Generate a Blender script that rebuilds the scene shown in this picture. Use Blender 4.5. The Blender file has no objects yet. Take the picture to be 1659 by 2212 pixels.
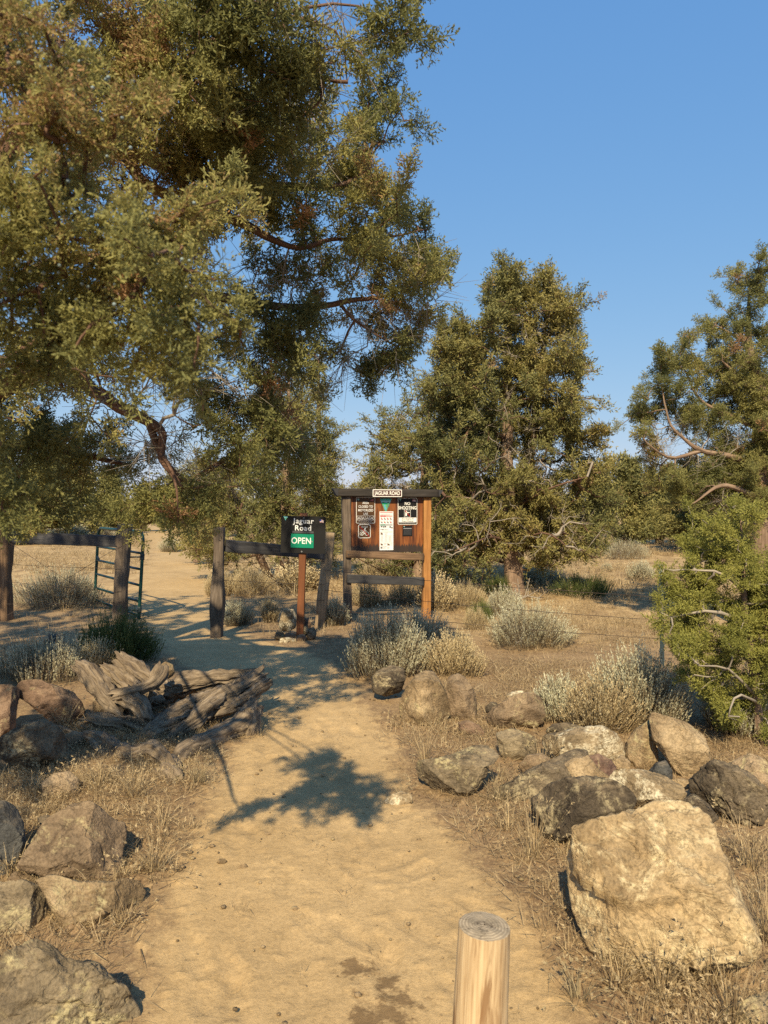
import bpy, math, random
import numpy as np
from mathutils import Vector

rng = np.random.default_rng(7)
random.seed(7)
SC = bpy.context.scene
COL = SC.collection
F = 1534.0; CU = 829.5; CV = 1106.0; H = 1.6
SUN_EL = math.radians(40); SUN_AZ = math.radians(8)

# ------------------------------------------------------------------ basics
def P(u, v, d):
    return np.array([(u - CU) / F * d, d, H - (v - CV) / F * d])

def hash3(ix, iy, iz, seed):
    h = (ix.astype(np.int64) * 374761393 + iy.astype(np.int64) * 668265263 + iz.astype(np.int64) * 2147483647 + seed * 974711) & 0xffffffff
    h = ((h ^ (h >> 13)) * 1274126177) & 0xffffffff
    h = ((h ^ (h >> 16)) * 2246822519) & 0xffffffff
    return ((h ^ (h >> 15)) & 0xffff) / 65535.0 * 2 - 1

def vnoise(p, seed=0):
    p = np.asarray(p, float)
    i = np.floor(p).astype(np.int64); f = p - i
    f = f * f * f * (f * (f * 6 - 15) + 10)
    r = 0
    for dx in (0, 1):
        wx = f[:, 0] if dx else 1 - f[:, 0]
        for dy in (0, 1):
            wy = f[:, 1] if dy else 1 - f[:, 1]
            for dz in (0, 1):
                wz = f[:, 2] if dz else 1 - f[:, 2]
                r = r + wx * wy * wz * hash3(i[:, 0] + dx, i[:, 1] + dy, i[:, 2] + dz, seed)
    return r

def fbm(p, octv=4, seed=0, gain=.5, lac=2.03):
    p = np.asarray(p, float); a = 1; s = 0; t = 0
    for k in range(octv):
        s = s + a * vnoise(p, seed + k * 17); t += a; a *= gain; p = p * lac + 3.7
    return s / t

def gz(x, y):
    x = np.atleast_1d(np.asarray(x, float)); y = np.atleast_1d(np.asarray(y, float))
    p = np.stack([x * .35, y * .35, x * 0], 1)
    far = np.clip((y - 20) / 60, 0, 1)
    z = .035 * fbm(p, 3, 5) + far * .5 * fbm(p * .15, 2, 9)
    rise = np.clip((x - 5) / 10, 0, 1) * np.clip((y - 14) / 14, 0, 1)
    z = z + .25 * rise
    return z * np.clip((y + 2) / 3, 0, 1)

def G(u, v):
    """ground point seen at display pixel"""
    d = H * F / (v - CV)
    for _ in range(12):
        x = (u - CU) / F * d
        d = (H - gz(x, d)[0]) * F / (v - CV)
    x = (u - CU) / F * d
    return np.array([x, d, gz(x, d)[0]])

def make_mesh(name, V, Q=None, T=None, mat=None, smooth=False, attrs=None, facemat=None):
    me = bpy.data.meshes.new(name)
    V = np.ascontiguousarray(V, np.float32)
    nq = 0 if Q is None else len(Q); nt = 0 if T is None else len(T)
    me.vertices.add(len(V)); me.vertices.foreach_set('co', V.ravel())
    loops = []
    if nq: loops.append(np.asarray(Q, np.int32).ravel())
    if nt: loops.append(np.asarray(T, np.int32).ravel())
    lv = np.concatenate(loops)
    me.loops.add(len(lv)); me.loops.foreach_set('vertex_index', lv)
    starts = np.concatenate([np.arange(nq) * 4, nq * 4 + np.arange(nt) * 3]).astype(np.int32)
    me.polygons.add(nq + nt); me.polygons.foreach_set('loop_start', starts)
    mats = mat if isinstance(mat, (list, tuple)) else [mat]
    for m in mats:
        if m: me.materials.append(m)
    if facemat is not None: me.polygons.foreach_set('material_index', np.asarray(facemat, np.int32))
    me.update(calc_edges=True)
    if smooth: me.polygons.foreach_set('use_smooth', np.ones(nq + nt, bool))
    for k, a in (attrs or {}).items():
        a = np.asarray(a, np.float32)
        if a.ndim == 1:
            at = me.attributes.new(k, 'FLOAT', 'POINT'); at.data.foreach_set('value', a)
        else:
            at = me.attributes.new(k, 'FLOAT_VECTOR', 'POINT'); at.data.foreach_set('vector', a.ravel())
    return me

def link(name, me, parent=None, loc=None):
    o = bpy.data.objects.new(name, me); COL.objects.link(o)
    if parent is not None: o.parent = parent
    if loc is not None: o.location = loc
    return o

def tag(o, label, cat, group=None, kind=None):
    if label: o['label'] = label
    if cat: o['category'] = cat
    if group: o['group'] = group
    if kind: o['kind'] = kind
    return o

def thing(name, label, cat, loc, group=None, rotz=0):
    o = bpy.data.objects.new(name, None); COL.objects.link(o)
    o.empty_display_size = .1
    o.location = loc; o.rotation_euler = (0, 0, rotz)
    return tag(o, label, cat, group)

def copy_tree(o, parent=None):
    c = o.copy(); COL.objects.link(c)
    if parent is not None: c.parent = parent
    for ch in list(o.children): copy_tree(ch, c)
    return c

class Acc:
    def __init__(s): s.V = []; s.Q = []; s.A = {}; s.n = 0
    def add(s, V, Q, **at):
        V = np.asarray(V); s.V.append(V); s.Q.append(np.asarray(Q) + s.n); s.n += len(V)
        for k, a in at.items(): s.A.setdefault(k, []).append(a)
    def mesh(s, name, mat, smooth=False):
        return make_mesh(name, np.concatenate(s.V), np.concatenate(s.Q), mat=mat, smooth=smooth,
                         attrs={k: np.concatenate(a) for k, a in s.A.items()})

# ------------------------------------------------------------------ materials
class NT:
    def __init__(s, name):
        s.m = bpy.data.materials.new(name); s.m.use_nodes = True
        s.t = s.m.node_tree; s.t.nodes.clear()
        s.out = s.t.nodes.new('ShaderNodeOutputMaterial')
    def n(s, typ, ins=None, **props):
        nd = s.t.nodes.new('ShaderNode' + typ)
        for k, v in props.items(): setattr(nd, k, v)
        for k, v in (ins or {}).items():
            sk = nd.inputs[k]
            if isinstance(v, bpy.types.NodeSocket): s.t.links.new(v, sk)
            else: sk.default_value = v
        return nd
    def attr(s, name): return s.n('Attribute', attribute_name=name)
    def obj(s): return s.n('TexCoord').outputs['Object']
    def map(s, vec, scale=(1, 1, 1), loc=(0, 0, 0)):
        return s.n('Mapping', {'Vector': vec, 'Scale': scale, 'Location': loc}).outputs[0]
    def noise(s, vec, scale=5, detail=4, rough=.55, dist=0):
        return s.n('TexNoise', {'Vector': vec, 'Scale': scale, 'Detail': detail, 'Roughness': rough, 'Distortion': dist}).outputs['Fac']
    def vor(s, vec, scale=5, out='Distance', **p):
        return s.n('TexVoronoi', {'Vector': vec, 'Scale': scale}, **p).outputs[out]
    def ramp(s, fac, stops, interp='LINEAR'):
        nd = s.n('ValToRGB', {'Fac': fac}); cr = nd.color_ramp; cr.interpolation = interp
        while len(cr.elements) > 1: cr.elements.remove(cr.elements[-1])
        for i, (p, c) in enumerate(stops):
            e = cr.elements[0] if i == 0 else cr.elements.new(p)
            e.position = p
            if not isinstance(c, (tuple, list)): c = (c, c, c)
            e.color = (*c, 1)
        return nd.outputs[0]
    def mix(s, fac, a, b, mode='MIX'):
        nd = s.n('Mix', data_type='RGBA', blend_type=mode)
        for idx, v in ((0, fac), (6, a), (7, b)):
            sk = nd.inputs[idx]
            if isinstance(v, bpy.types.NodeSocket): s.t.links.new(v, sk)
            elif idx == 0: sk.default_value = v
            else: sk.default_value = (*v, 1)
        return nd.outputs[2]
    def math(s, op, a, b=0.0, clamp=False):
        nd = s.n('Math', operation=op, use_clamp=clamp)
        for i, v in enumerate((a, b)):
            if isinstance(v, bpy.types.NodeSocket): s.t.links.new(v, nd.inputs[i])
            else: nd.inputs[i].default_value = v
        return nd.outputs[0]
    def bump(s, h, strength=.5, dist=.01, normal=None):
        ins = {'Height': h, 'Strength': strength, 'Distance': dist}
        if normal is not None: ins['Normal'] = normal
        return s.n('Bump', ins).outputs[0]
    def bsdf(s, col, rough=.85, normal=None, metal=0, spec=.3):
        ins = {'Base Color': col if isinstance(col, bpy.types.NodeSocket) else (*col, 1), 'Roughness': rough, 'Metallic': metal, 'Specular IOR Level': spec}
        if normal is not None: ins['Normal'] = normal
        b = s.n('BsdfPrincipled', ins)
        s.t.links.new(b.outputs[0], s.out.inputs[0]); return s.m
    def leaf(s, col, trans=.25, rough=.7):
        d = s.n('BsdfPrincipled', {'Base Color': col, 'Roughness': rough, 'Specular IOR Level': .25})
        t = s.n('BsdfTranslucent', {'Color': col})
        mx = s.n('MixShader', {0: trans, 1: d.outputs[0], 2: t.outputs[0]})
        s.t.links.new(mx.outputs[0], s.out.inputs[0]); return s.m

def flat_mat(name, c, rough=.5, var=.12):
    t = NT(name); o = t.obj()
    n = t.noise(o, 14, 4)
    k = t.ramp(n, [(.3, 1 - var), (.7, 1 + 0 * var)])
    return t.bsdf(t.mix(1.0, c, k, 'MULTIPLY'), rough)

def leaf_mat(name, stops, trans=.25):
    t = NT(name)
    return t.leaf(t.ramp(t.attr('tint').outputs['Fac'], stops), trans)

def wood_mat(name, stops, sc=(26, 26, 2.2), bump=.5, dist=.006, rough=.85, coord='guv', fine=True):
    t = NT(name)
    v = t.attr('guv').outputs['Vector'] if coord == 'guv' else t.obj()
    m = t.map(v, sc)
    n1 = t.noise(m, 1.0, 6, .65, .4)
    n2 = t.noise(t.map(v, (sc[0] * 4, sc[1] * 4, sc[2] * 1.5)), 1.0, 3, .6)
    f = t.math('ADD', t.math('MULTIPLY', n1, .65), t.math('MULTIPLY', n2, .35))
    col = t.ramp(f, stops)
    big = t.ramp(t.noise(v, 3.0, 3), [(.3, .72), (.7, 1.12)])
    col = t.mix(1.0, col, big, 'MULTIPLY')
    return t.bsdf(col, rough, t.bump(f, bump, dist))

def rock_mat(name, c1, c2, c3, lichen=(.42, .36, .2), lamt=.0, sc=1.0, bump=.6):
    t = NT(name)
    oi = t.n('ObjectInfo')
    v = t.n('VectorMath', {0: t.obj(), 1: oi.outputs['Location']}, operation='ADD').outputs[0]
    n1 = t.noise(v, 3.2 * sc, 8, .62, .3)
    n2 = t.noise(v, 17 * sc, 6, .7)
    n3 = t.noise(v, 90, 4, .75)
    col = t.ramp(n1, [(.32, c1), (.5, c2), (.66, c3)])
    sp = t.ramp(n3, [(.34, .55), (.5, 1.0), (.66, 1.35)])
    col = t.mix(.75, col, t.mix(1.0, col, sp, 'MULTIPLY'))
    col = t.mix(.6, col, t.mix(1.0, col, t.ramp(n2, [(.35, .6), (.6, 1.2)]), 'MULTIPLY'))
    if lamt > 0:
        lf = t.math('MULTIPLY', t.ramp(t.noise(v, 6, 6, .7, .6), [(.62 - .22 * lamt, 0.), (.70 - .18 * lamt, 1.)]),
                    t.ramp(t.noise(v, 45, 4, .7), [(.4, .0), (.56, .9)]))
        col = t.mix(lf, col, lichen)
    # dust gathered on upward faces
    up = t.n('SeparateXYZ', {0: t.n('NewGeometry').outputs['Normal']}).outputs['Z']
    dm = t.math('MULTIPLY', t.ramp(up, [(.45, 0.), (.95, .45)]), t.ramp(n2, [(.4, .0), (.65, 1.0)]))
    col = t.mix(dm, col, (.36, .27, .16))
    hh = t.math('ADD', t.math('MULTIPLY', n2, .6), t.math('MULTIPLY', n3, .35))
    pit = t.ramp(t.vor(v, 42, 'Distance'), [(.05, 0.), (.3, 1.)])
    hh = t.math('ADD', hh, t.math('MULTIPLY', pit, .15))
    crk = t.ramp(t.math('ABSOLUTE', t.math('SUBTRACT', t.noise(t.map(v, (1, 1, 1.8)), 4.5, 5, .6, 1.2), .5)), [(0, 0.), (.02, 1.)])
    hh = t.math('ADD', hh, t.math('MULTIPLY', crk, .22)); col = t.mix(.22, col, t.mix(1.0, col, crk, 'MULTIPLY'))
    return t.bsdf(col, .9, t.bump(hh, bump, .045), spec=.2)

M = {}
JSTOPS = [(0, (0.083, 0.093, 0.042)), (.3, (0.158, 0.168, 0.063)), (.55, (0.247, 0.243, 0.087)), (.8, (0.352, 0.323, 0.112)), (.93, (0.330, 0.225, 0.105)), (1, (0.390, 0.225, 0.120))]
M['jun'] = leaf_mat('juniper_leaf', JSTOPS, .38)
M['jun_mid'] = leaf_mat('juniper_leaf_olive', [(0, (0.075, 0.086, 0.041)), (.3, (0.143, 0.149, 0.059)), (.55, (0.225, 0.210, 0.073)), (.85, (0.318, 0.266, 0.091)), (1, (0.311, 0.216, 0.112))], .2)
M['jun_young'] = leaf_mat('juniper_leaf_bright', [(0, (.10, .115, .035)), (.4, (.22, .225, .055)), (.8, (.34, .33, .085)), (1, (.36, .28, .1))], .3)
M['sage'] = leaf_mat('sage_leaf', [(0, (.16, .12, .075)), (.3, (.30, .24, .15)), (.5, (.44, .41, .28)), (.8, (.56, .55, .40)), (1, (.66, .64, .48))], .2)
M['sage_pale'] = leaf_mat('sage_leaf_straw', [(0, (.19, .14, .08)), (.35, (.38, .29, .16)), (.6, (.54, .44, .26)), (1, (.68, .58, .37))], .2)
M['rabbit'] = leaf_mat('rabbitbrush_leaf', [(0, (.05, .06, .02)), (.4, (.08, .11, .03)), (.8, (.13, .16, .05)), (1, (.22, .2, .08))], .2)
M['grass'] = leaf_mat('dry_grass', [(0, (.18, .125, .07)), (.3, (.30, .22, .125)), (.6, (.43, .33, .19)), (1, (.58, .47, .29))], .25)
M['grass_grey'] = leaf_mat('dry_grass_grey', [(0, (.14, .11, .07)), (.4, (.25, .20, .12)), (1, (.42, .34, .2))], .2)
M['bark'] = wood_mat('juniper_bark', [(.25, (.07, .048, .035)), (.5, (.22, .15, .105)), (.75, (.40, .30, .22))], (22, 22, 2), 1.0, .02)
M['bark_red'] = wood_mat('juniper_bark_red', [(.25, (.045, .026, .019)), (.5, (.14, .08, .055)), (.75, (.26, .17, .12))], (40, 40, 4), .9, .01)
M['twig_grey'] = wood_mat('dead_twig', [(.2, (.17, .145, .12)), (.8, (.42, .37, .31))], (60, 60, 6), .4, .004)
M['stump'] = wood_mat('weathered_stump', [(.26, (.035, .025, .018)), (.43, (.13, .097, .066)), (.6, (.28, .22, .155)), (.8, (.44, .37, .28))], (34, 34, 2.6), 1.0, .016)
M['post'] = wood_mat('weathered_post', [(.27, (.03, .024, .02)), (.5, (.12, .092, .07)), (.75, (.25, .20, .155))], (40, 40, 3), .9, .008)
M['post_tan'] = wood_mat('tan_post', [(.25, (.12, .085, .05)), (.5, (.26, .19, .12)), (.75, (.40, .31, .21))], (40, 40, 3), .7, .006)
M['rail'] = wood_mat('grey_black_rail', [(.25, (.018, .018, .02)), (.5, (.045, .045, .05)), (.78, (.11, .105, .105))], (40, 40, 3), .7, .005)
M['beam'] = wood_mat('charred_beam', [(.25, (.012, .011, .011)), (.5, (.035, .03, .027)), (.78, (.09, .075, .065))], (40, 40, 3), .7, .005)
M['orange'] = wood_mat('orange_post', [(.25, (.13, .05, .016)), (.5, (.36, .165, .05)), (.75, (.52, .28, .10))], (30, 30, 2), .5, .004, .6)
M['oldrail'] = wood_mat('brown_rail', [(.25, (.045, .028, .018)), (.5, (.16, .10, .06)), (.75, (.34, .22, .13))], (40, 40, 3), .7, .005)
M['signpost'] = wood_mat('brown_post', [(.2, (.11, .038, .014)), (.8, (.22, .08, .03))], (40, 40, 2), .35, .003, .6)
# bollard: pale wood with dark brown weather stains towards the foot
def bollard_mat():
    t = NT('bollard_wood'); v = t.attr('guv').outputs['Vector']
    n1 = t.noise(t.map(v, (60, 60, 3)), 1, 6, .65, .5)
    n2 = t.noise(t.map(v, (160, 160, 4)), 1, 3, .6)
    f = t.math('ADD', t.math('MULTIPLY', n1, .6), t.math('MULTIPLY', n2, .4))
    col = t.ramp(f, [(.33, (.14, .085, .045)), (.43, (.36, .25, .14)), (.55, (.50, .38, .23)), (.8, (.60, .48, .32))])
    st = t.noise(t.map(v, (22, 22, 1.6)), 1, 5, .6, .8)
    z = t.math('SUBTRACT', t.n('SeparateXYZ', {0: v}).outputs['Z'], 1.48)
    low = t.ramp(t.math('ADD', z, t.math('MULTIPLY', t.math('SUBTRACT', .5, st), 1.7)), [(.16, 1.), (.30, 0.)])
    col = t.mix(t.math('MULTIPLY', low, .8), col, (.17, .085, .035))
    return t.bsdf(col, .75, t.bump(f, .6, .004))
M['bollard'] = bollard_mat()
def end_mat():
    t = NT('bollard_end_grain'); v = t.obj()
    r = t.n('VectorMath', {0: t.map(v, (1, 1, 0))}, operation='LENGTH').outputs['Value']
    r2 = t.math('ADD', r, t.math('MULTIPLY', t.noise(v, 12, 3), .012))
    rings = t.math('SINE', t.math('MULTIPLY', r2, 700))
    col = t.ramp(rings, [(.0, (.30, .24, .17)), (1, (.46, .38, .27))])
    n = t.noise(v, 25, 6, .7)
    col = t.mix(t.ramp(n, [(.42, 0.), (.6, .7)]), col, (.17, .14, .10))
    crk = t.ramp(t.math('ABSOLUTE', t.math('SUBTRACT', t.noise(t.map(v, (9, 30, 1)), 1, 4), .5)), [(0, 1.), (.012, 0.)])
    col = t.mix(crk, col, (.05, .035, .025))
    return t.bsdf(col, .85, t.bump(n, .5, .004))
M['bollard_end'] = end_mat()
def board_mat():
    t = NT('stained_board'); v = t.obj()
    n1 = t.noise(t.map(v, (16, 16, 1.4)), 1, 6, .6, .9)
    n2 = t.noise(t.map(v, (70, 70, 2.0)), 1, 4, .6, .3)
    f = t.math('ADD', t.math('MULTIPLY', n1, .7), t.math('MULTIPLY', n2, .3))
    col = t.ramp(f, [(.32, (.02, .007, .004)), (.45, (.09, .027, .009)), (.56, (.20, .066, .017)), (.74, (.34, .13, .036))])
    z = t.n('SeparateXYZ', {0: v}).outputs['Z']
    h = t.math('ADD', z, t.math('MULTIPLY', n2, -.22))
    burnt = t.ramp(h, [(.985, 1.), (1.08, 0.)])          # dark weathered foot of the board
    col = t.mix(t.math('MULTIPLY', burnt, .93), col, (.025, .02, .018))
    return t.bsdf(col, .55, t.bump(f, .4, .004), spec=.35)
M['board'] = board_mat()
M['gate'] = flat_mat('gate_green_paint', (.008, .05, .047), .45, .35)
M['tpost'] = flat_mat('steel_post_paint', (.035, .055, .065), .5, .4)
M['tpost_top'] = flat_mat('steel_post_tip', (.25, .32, .38), .5, .3)
M['wire'] = flat_mat('rusty_wire', (.075, .055, .045), .6, .4)
M['chain'] = flat_mat('chain_steel', (.12, .11, .10), .5, .3)
M['white'] = flat_mat('sign_white', (.78, .78, .74), .5, .08)
M['offwhite'] = flat_mat('paper_white', (.74, .75, .76), .7, .06)
M['sgrey'] = flat_mat('letter_grey_white', (.72, .73, .72), .5, .06)
M['black'] = flat_mat('sign_black', (.006, .006, .007), .55, .2)
M['sbrown'] = flat_mat('sign_brown', (.075, .036, .014), .5, .12)
M['maroon'] = flat_mat('sign_maroon', (.065, .016, .012), .5, .12)
M['sgreen'] = flat_mat('sign_green', (.0, .20, .115), .45, .06)
M['red'] = flat_mat('sign_red', (.42, .02, .015), .5, .1)
M['pink'] = flat_mat('print_pink', (.55, .25, .25), .6, .1)
M['blue'] = flat_mat('flag_blue', (.03, .06, .30), .5, .1)
M['teal'] = flat_mat('emblem_teal', (.06, .42, .40), .5, .1)
M['sky_b'] = flat_mat('emblem_sky', (.32, .66, .72), .5, .1)
M['emgreen'] = flat_mat('emblem_green', (.12, .36, .14), .5, .1)
M['emblue'] = flat_mat('emblem_river', (.10, .33, .60), .5, .1)
M['ink'] = flat_mat('print_grey', (.30, .31, .33), .6, .1)
M['inkd'] = flat_mat('print_dark', (.07, .07, .08), .6, .1)
M['inkg'] = flat_mat('print_green', (.08, .22, .17), .6, .1)
M['berry'] = flat_mat('juniper_berry', (.22, .29, .32), .6, .3)
M['r_tan'] = rock_mat('rock_tan', (.13, .092, .052), (.25, .18, .105), (.39, .295, .18), lamt=.3)
M['r_big'] = rock_mat('rock_pale_tan', (.20, .14, .075), (.37, .27, .15), (.48, .37, .21), (.62, .52, .32), .6, 1.4)
M['r_grey'] = rock_mat('rock_grey', (.085, .066, .044), (.175, .138, .09), (.31, .25, .16), lamt=.35)
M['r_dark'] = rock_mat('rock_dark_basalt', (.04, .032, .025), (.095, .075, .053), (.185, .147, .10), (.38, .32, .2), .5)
M['r_black'] = rock_mat('rock_blue_black', (.022, .023, .025), (.055, .056, .057), (.11, .108, .10), (.3, .29, .26), .3)
M['r_red'] = rock_mat('rock_reddish', (.085, .056, .04), (.165, .108, .075), (.26, .18, .125), lamt=.15)
M['r_maroon'] = rock_mat('rock_maroon', (.075, .045, .036), (.13, .08, .064), (.2, .13, .10), lamt=.1)
M['r_lichen'] = rock_mat('rock_lichen', (.14, .105, .065), (.27, .205, .125), (.40, .31, .19), (.64, .58, .43), .75)
M['r_brown'] = rock_mat('rock_brown', (.115, .083, .055), (.215, .155, .10), (.34, .255, .165), lamt=.25)

def ground_mat():
    t = NT('dirt'); o = t.obj(); pm = t.attr('pathm').outputs['Fac']; mm = t.attr('meadow').outputs['Fac']
    n1 = t.noise(o, 1.3, 6, .6); n2 = t.noise(o, 9, 6, .65); n3 = t.noise(o, 48, 5, .8); n4 = t.noise(o, 260, 3, .7)
    path = t.ramp(n1, [(.3, (.38, .265, .135)), (.5, (.44, .31, .16)), (.7, (.49, .35, .185))])
    path = t.mix(.5, path, t.mix(1.0, path, t.ramp(n2, [(.35, .78), (.6, 1.1)]), 'MULTIPLY'))
    soil = t.ramp(n1, [(.3, (.16, .105, .06)), (.5, (.225, .15, .087)), (.7, (.29, .20, .118))])
    soil = t.mix(t.ramp(n2, [(.45, 0.), (.64, .45)]), soil, (.36, .25, .13))
    soil = t.mix(t.ramp(n3, [(.5, 0.), (.66, .6)]), soil, (.45, .33, .17))
    mead = t.ramp(t.noise(t.map(o, (1, .35, 1)), 2.2, 7, .7), [(.3, (.21, .14, .075)), (.46, (.36, .25, .13)), (.54, (.46, .33, .17)), (.68, (.58, .43, .235))])
    col = t.mix(t.math('MULTIPLY', mm, t.ramp(n2, [(.3, .35), (.6, 1.)])), soil, mead)
    pf = t.ramp(t.math('ADD', pm, t.math('MULTIPLY', t.math('SUBTRACT', n2, .5), .9)), [(.3, 0.), (.7, 1.)])
    col = t.mix(pf, col, path)
    col = t.mix(.55, col, t.mix(1.0, col, t.ramp(n3, [(.34, .62), (.5, 1.), (.66, 1.2)]), 'MULTIPLY'))
    col = t.mix(.5, col, t.mix(1.0, col, t.ramp(n4, [(.3, .6), (.5, 1.), (.7, 1.3)]), 'MULTIPLY'))
    # darker brown spots close to the bollard
    w = t.attr('dark_spots').outputs['Fac']
    spot_fac = t.ramp(t.math('ADD', w, t.math('MULTIPLY', t.math('SUBTRACT', t.noise(o, 22, 6, .7), .5), 2.2)), [(.62, 0.), (.9, .75)])
    col = t.mix(spot_fac, col, (.12, .075, .04))
    h = t.math('ADD', t.math('MULTIPLY', n2, .1), t.math('ADD', t.math('MULTIPLY', n3, .5), t.math('MULTIPLY', n4, .12)))
    return t.bsdf(col, .95, t.bump(h, .6, .02), spec=.1)
M['ground'] = ground_mat()

# ------------------------------------------------------------------ ground and path
PY = np.array([0, 2.2, 3.1, 4.1, 5.4, 6.2, 7.1, 8, 9, 10.5, 13, 18, 26, 45, 80, 200])
PL = np.array([-.75, -.75, -.88, -.97, -.95, -1.3, -1.9, -2.4, -2.9, -3.55, -4.6, -6.2, -8.4, -15, -26, -60])
PR = np.array([.68, .62, .44, .12, -.08, -.2, -.35, -.9, -1.7, -2.35, -3.1, -4.5, -6.7, -12.2, -23, -54])
def path_mask(x, y):
    a = np.interp(y, PY, PL); b = np.interp(y, PY, PR)
    wob = .10 * fbm(np.stack([x * 2, y * 2, 0 * x], 1), 3, 21)
    d = np.minimum(x - a, b - x) + wob
    soft = .12 + .02 * np.maximum(y, 0)
    return np.clip(.5 + d / (2 * soft), 0, 1)
def meadow_mask(x, y):
    m = np.clip((x - .3 - .0 * y) / 1.0, 0, 1) * np.clip((y - 8.0) / 2.5, 0, 1)
    m2 = np.clip((y - 12) / 2.5, 0, 1)
    return np.maximum(m, m2)

def spaced(dense0, dense1, step, out, grow, lo=None):
    a = list(np.arange(dense0, dense1, step)); s = step; x = a[-1]
    while x < out: s *= grow; x += s; a.append(x)
    if lo is not None:
        s = step; x = dense0; b = []
        while x > lo: s *= grow; x -= s; b.append(x)
        a = b[::-1] + a
    return np.array(a)
gx = spaced(-2.2, 2.2, .016, 220, 1.055, -220)
gy = []
y = 1.9
while y < 400: gy.append(y); y += max(.014, .0052 * y if y < 30 else .02 * y)
gy = np.array([-60, -30, -12, -6, -3, -1.5, -.5, .2, .7, 1.1, 1.4, 1.6, 1.75] + gy)
X, Y = np.meshgrid(gx, gy); xs, ys = X.ravel(), Y.ravel()
Z = gz(xs, ys)
near = np.clip((9 - ys) / 4, 0, 1) * np.clip((4 - np.abs(xs)) / 1, 0, 1)
pmask = path_mask(xs, ys)
p3 = np.stack([xs, ys, 0 * xs], 1)
Z = Z + near * (.003 * fbm(p3 * 2.5, 3, 31) + (.002 + .009 * (1 - pmask)) * fbm(p3 * 22, 4, 33, .75))
lump = np.maximum(0, fbm(p3 * 30, 2, 35) - .3) * .04
Z = Z + near * lump * (1.2 - .75 * pmask)
# scuffed footprints in the dust of the path
fr = np.random.default_rng(11)
for k in range(70):
    fy = fr.uniform(2.2, 6); fx = fr.uniform(np.interp(fy, PY, PL) + .1, np.interp(fy, PY, PR) - .1); a = fr.normal(.1, .5)
    dx = xs - fx; dy = ys - fy
    sel = (np.abs(dx) < .3) & (np.abs(dy) < .3)
    lx = dx[sel] * math.cos(a) + dy[sel] * math.sin(a); ly = -dx[sel] * math.sin(a) + dy[sel] * math.cos(a)
    r = np.sqrt((lx / .045) ** 2 + (ly / .13) ** 2)
    tread = .0012 * np.sin(ly * 260) * (r < 1)
    Z[sel] += -.006 * np.exp(-r ** 6) + .002 * np.exp(-((r - 1.25) / .25) ** 2) + tread
dark_spots = np.zeros_like(xs)
for u, v, s in ((770, 2095, .10), (830, 2120, .07), (845, 2175, .16), (800, 2200, .12), (855, 2110, .05)):
    g = G(u, v); dark_spots = np.maximum(dark_spots, np.exp(-((xs - g[0]) ** 2 + (ys - g[1]) ** 2) / s ** 2))
V = np.stack([xs, ys, Z], 1)
ny, nx = X.shape
idx = np.arange(ny * nx).reshape(ny, nx)
Q = np.stack([idx[:-1, :-1], idx[:-1, 1:], idx[1:, 1:], idx[1:, :-1]], -1).reshape(-1, 4)
pq = pmask[Q].mean(1) > .5
mead = meadow_mask(xs, ys)
for nm, q in (('ground', Q[~pq]), ('dirt_path', Q[pq])):
    used, inv = np.unique(q, return_inverse=True)
    me = make_mesh(nm, V[used], inv.reshape(-1, 4), mat=M['ground'], smooth=True,
                   attrs={'pathm': pmask[used], 'meadow': mead[used], 'dark_spots': dark_spots[used]})
    o = link(nm, me); o['kind'] = 'structure'
    o['label'] = 'dry brown earth with straw on both sides of the trail' if nm == 'ground' else 'pale dusty footpath winding through the gap in the fence'
def ground_z(x, y): return float(gz(x, y)[0])

# ------------------------------------------------------------------ tubes and skeletons
def smooth_path(pts, n):
    pts = np.asarray(pts, float); m = len(pts)
    t = np.linspace(0, m - 1, n); i = np.clip(np.floor(t).astype(int), 0, m - 2); f = (t - i)[:, None]
    g = lambda k: pts[np.clip(k, 0, m - 1)]
    p0, p1, p2, p3 = g(i - 1), g(i), g(i + 1), g(i + 2)
    return .5 * (2 * p1 + (p2 - p0) * f + (2 * p0 - 5 * p1 + 4 * p2 - p3) * f ** 2 + (3 * p1 - p0 - 3 * p2 + p3) * f ** 3)

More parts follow.
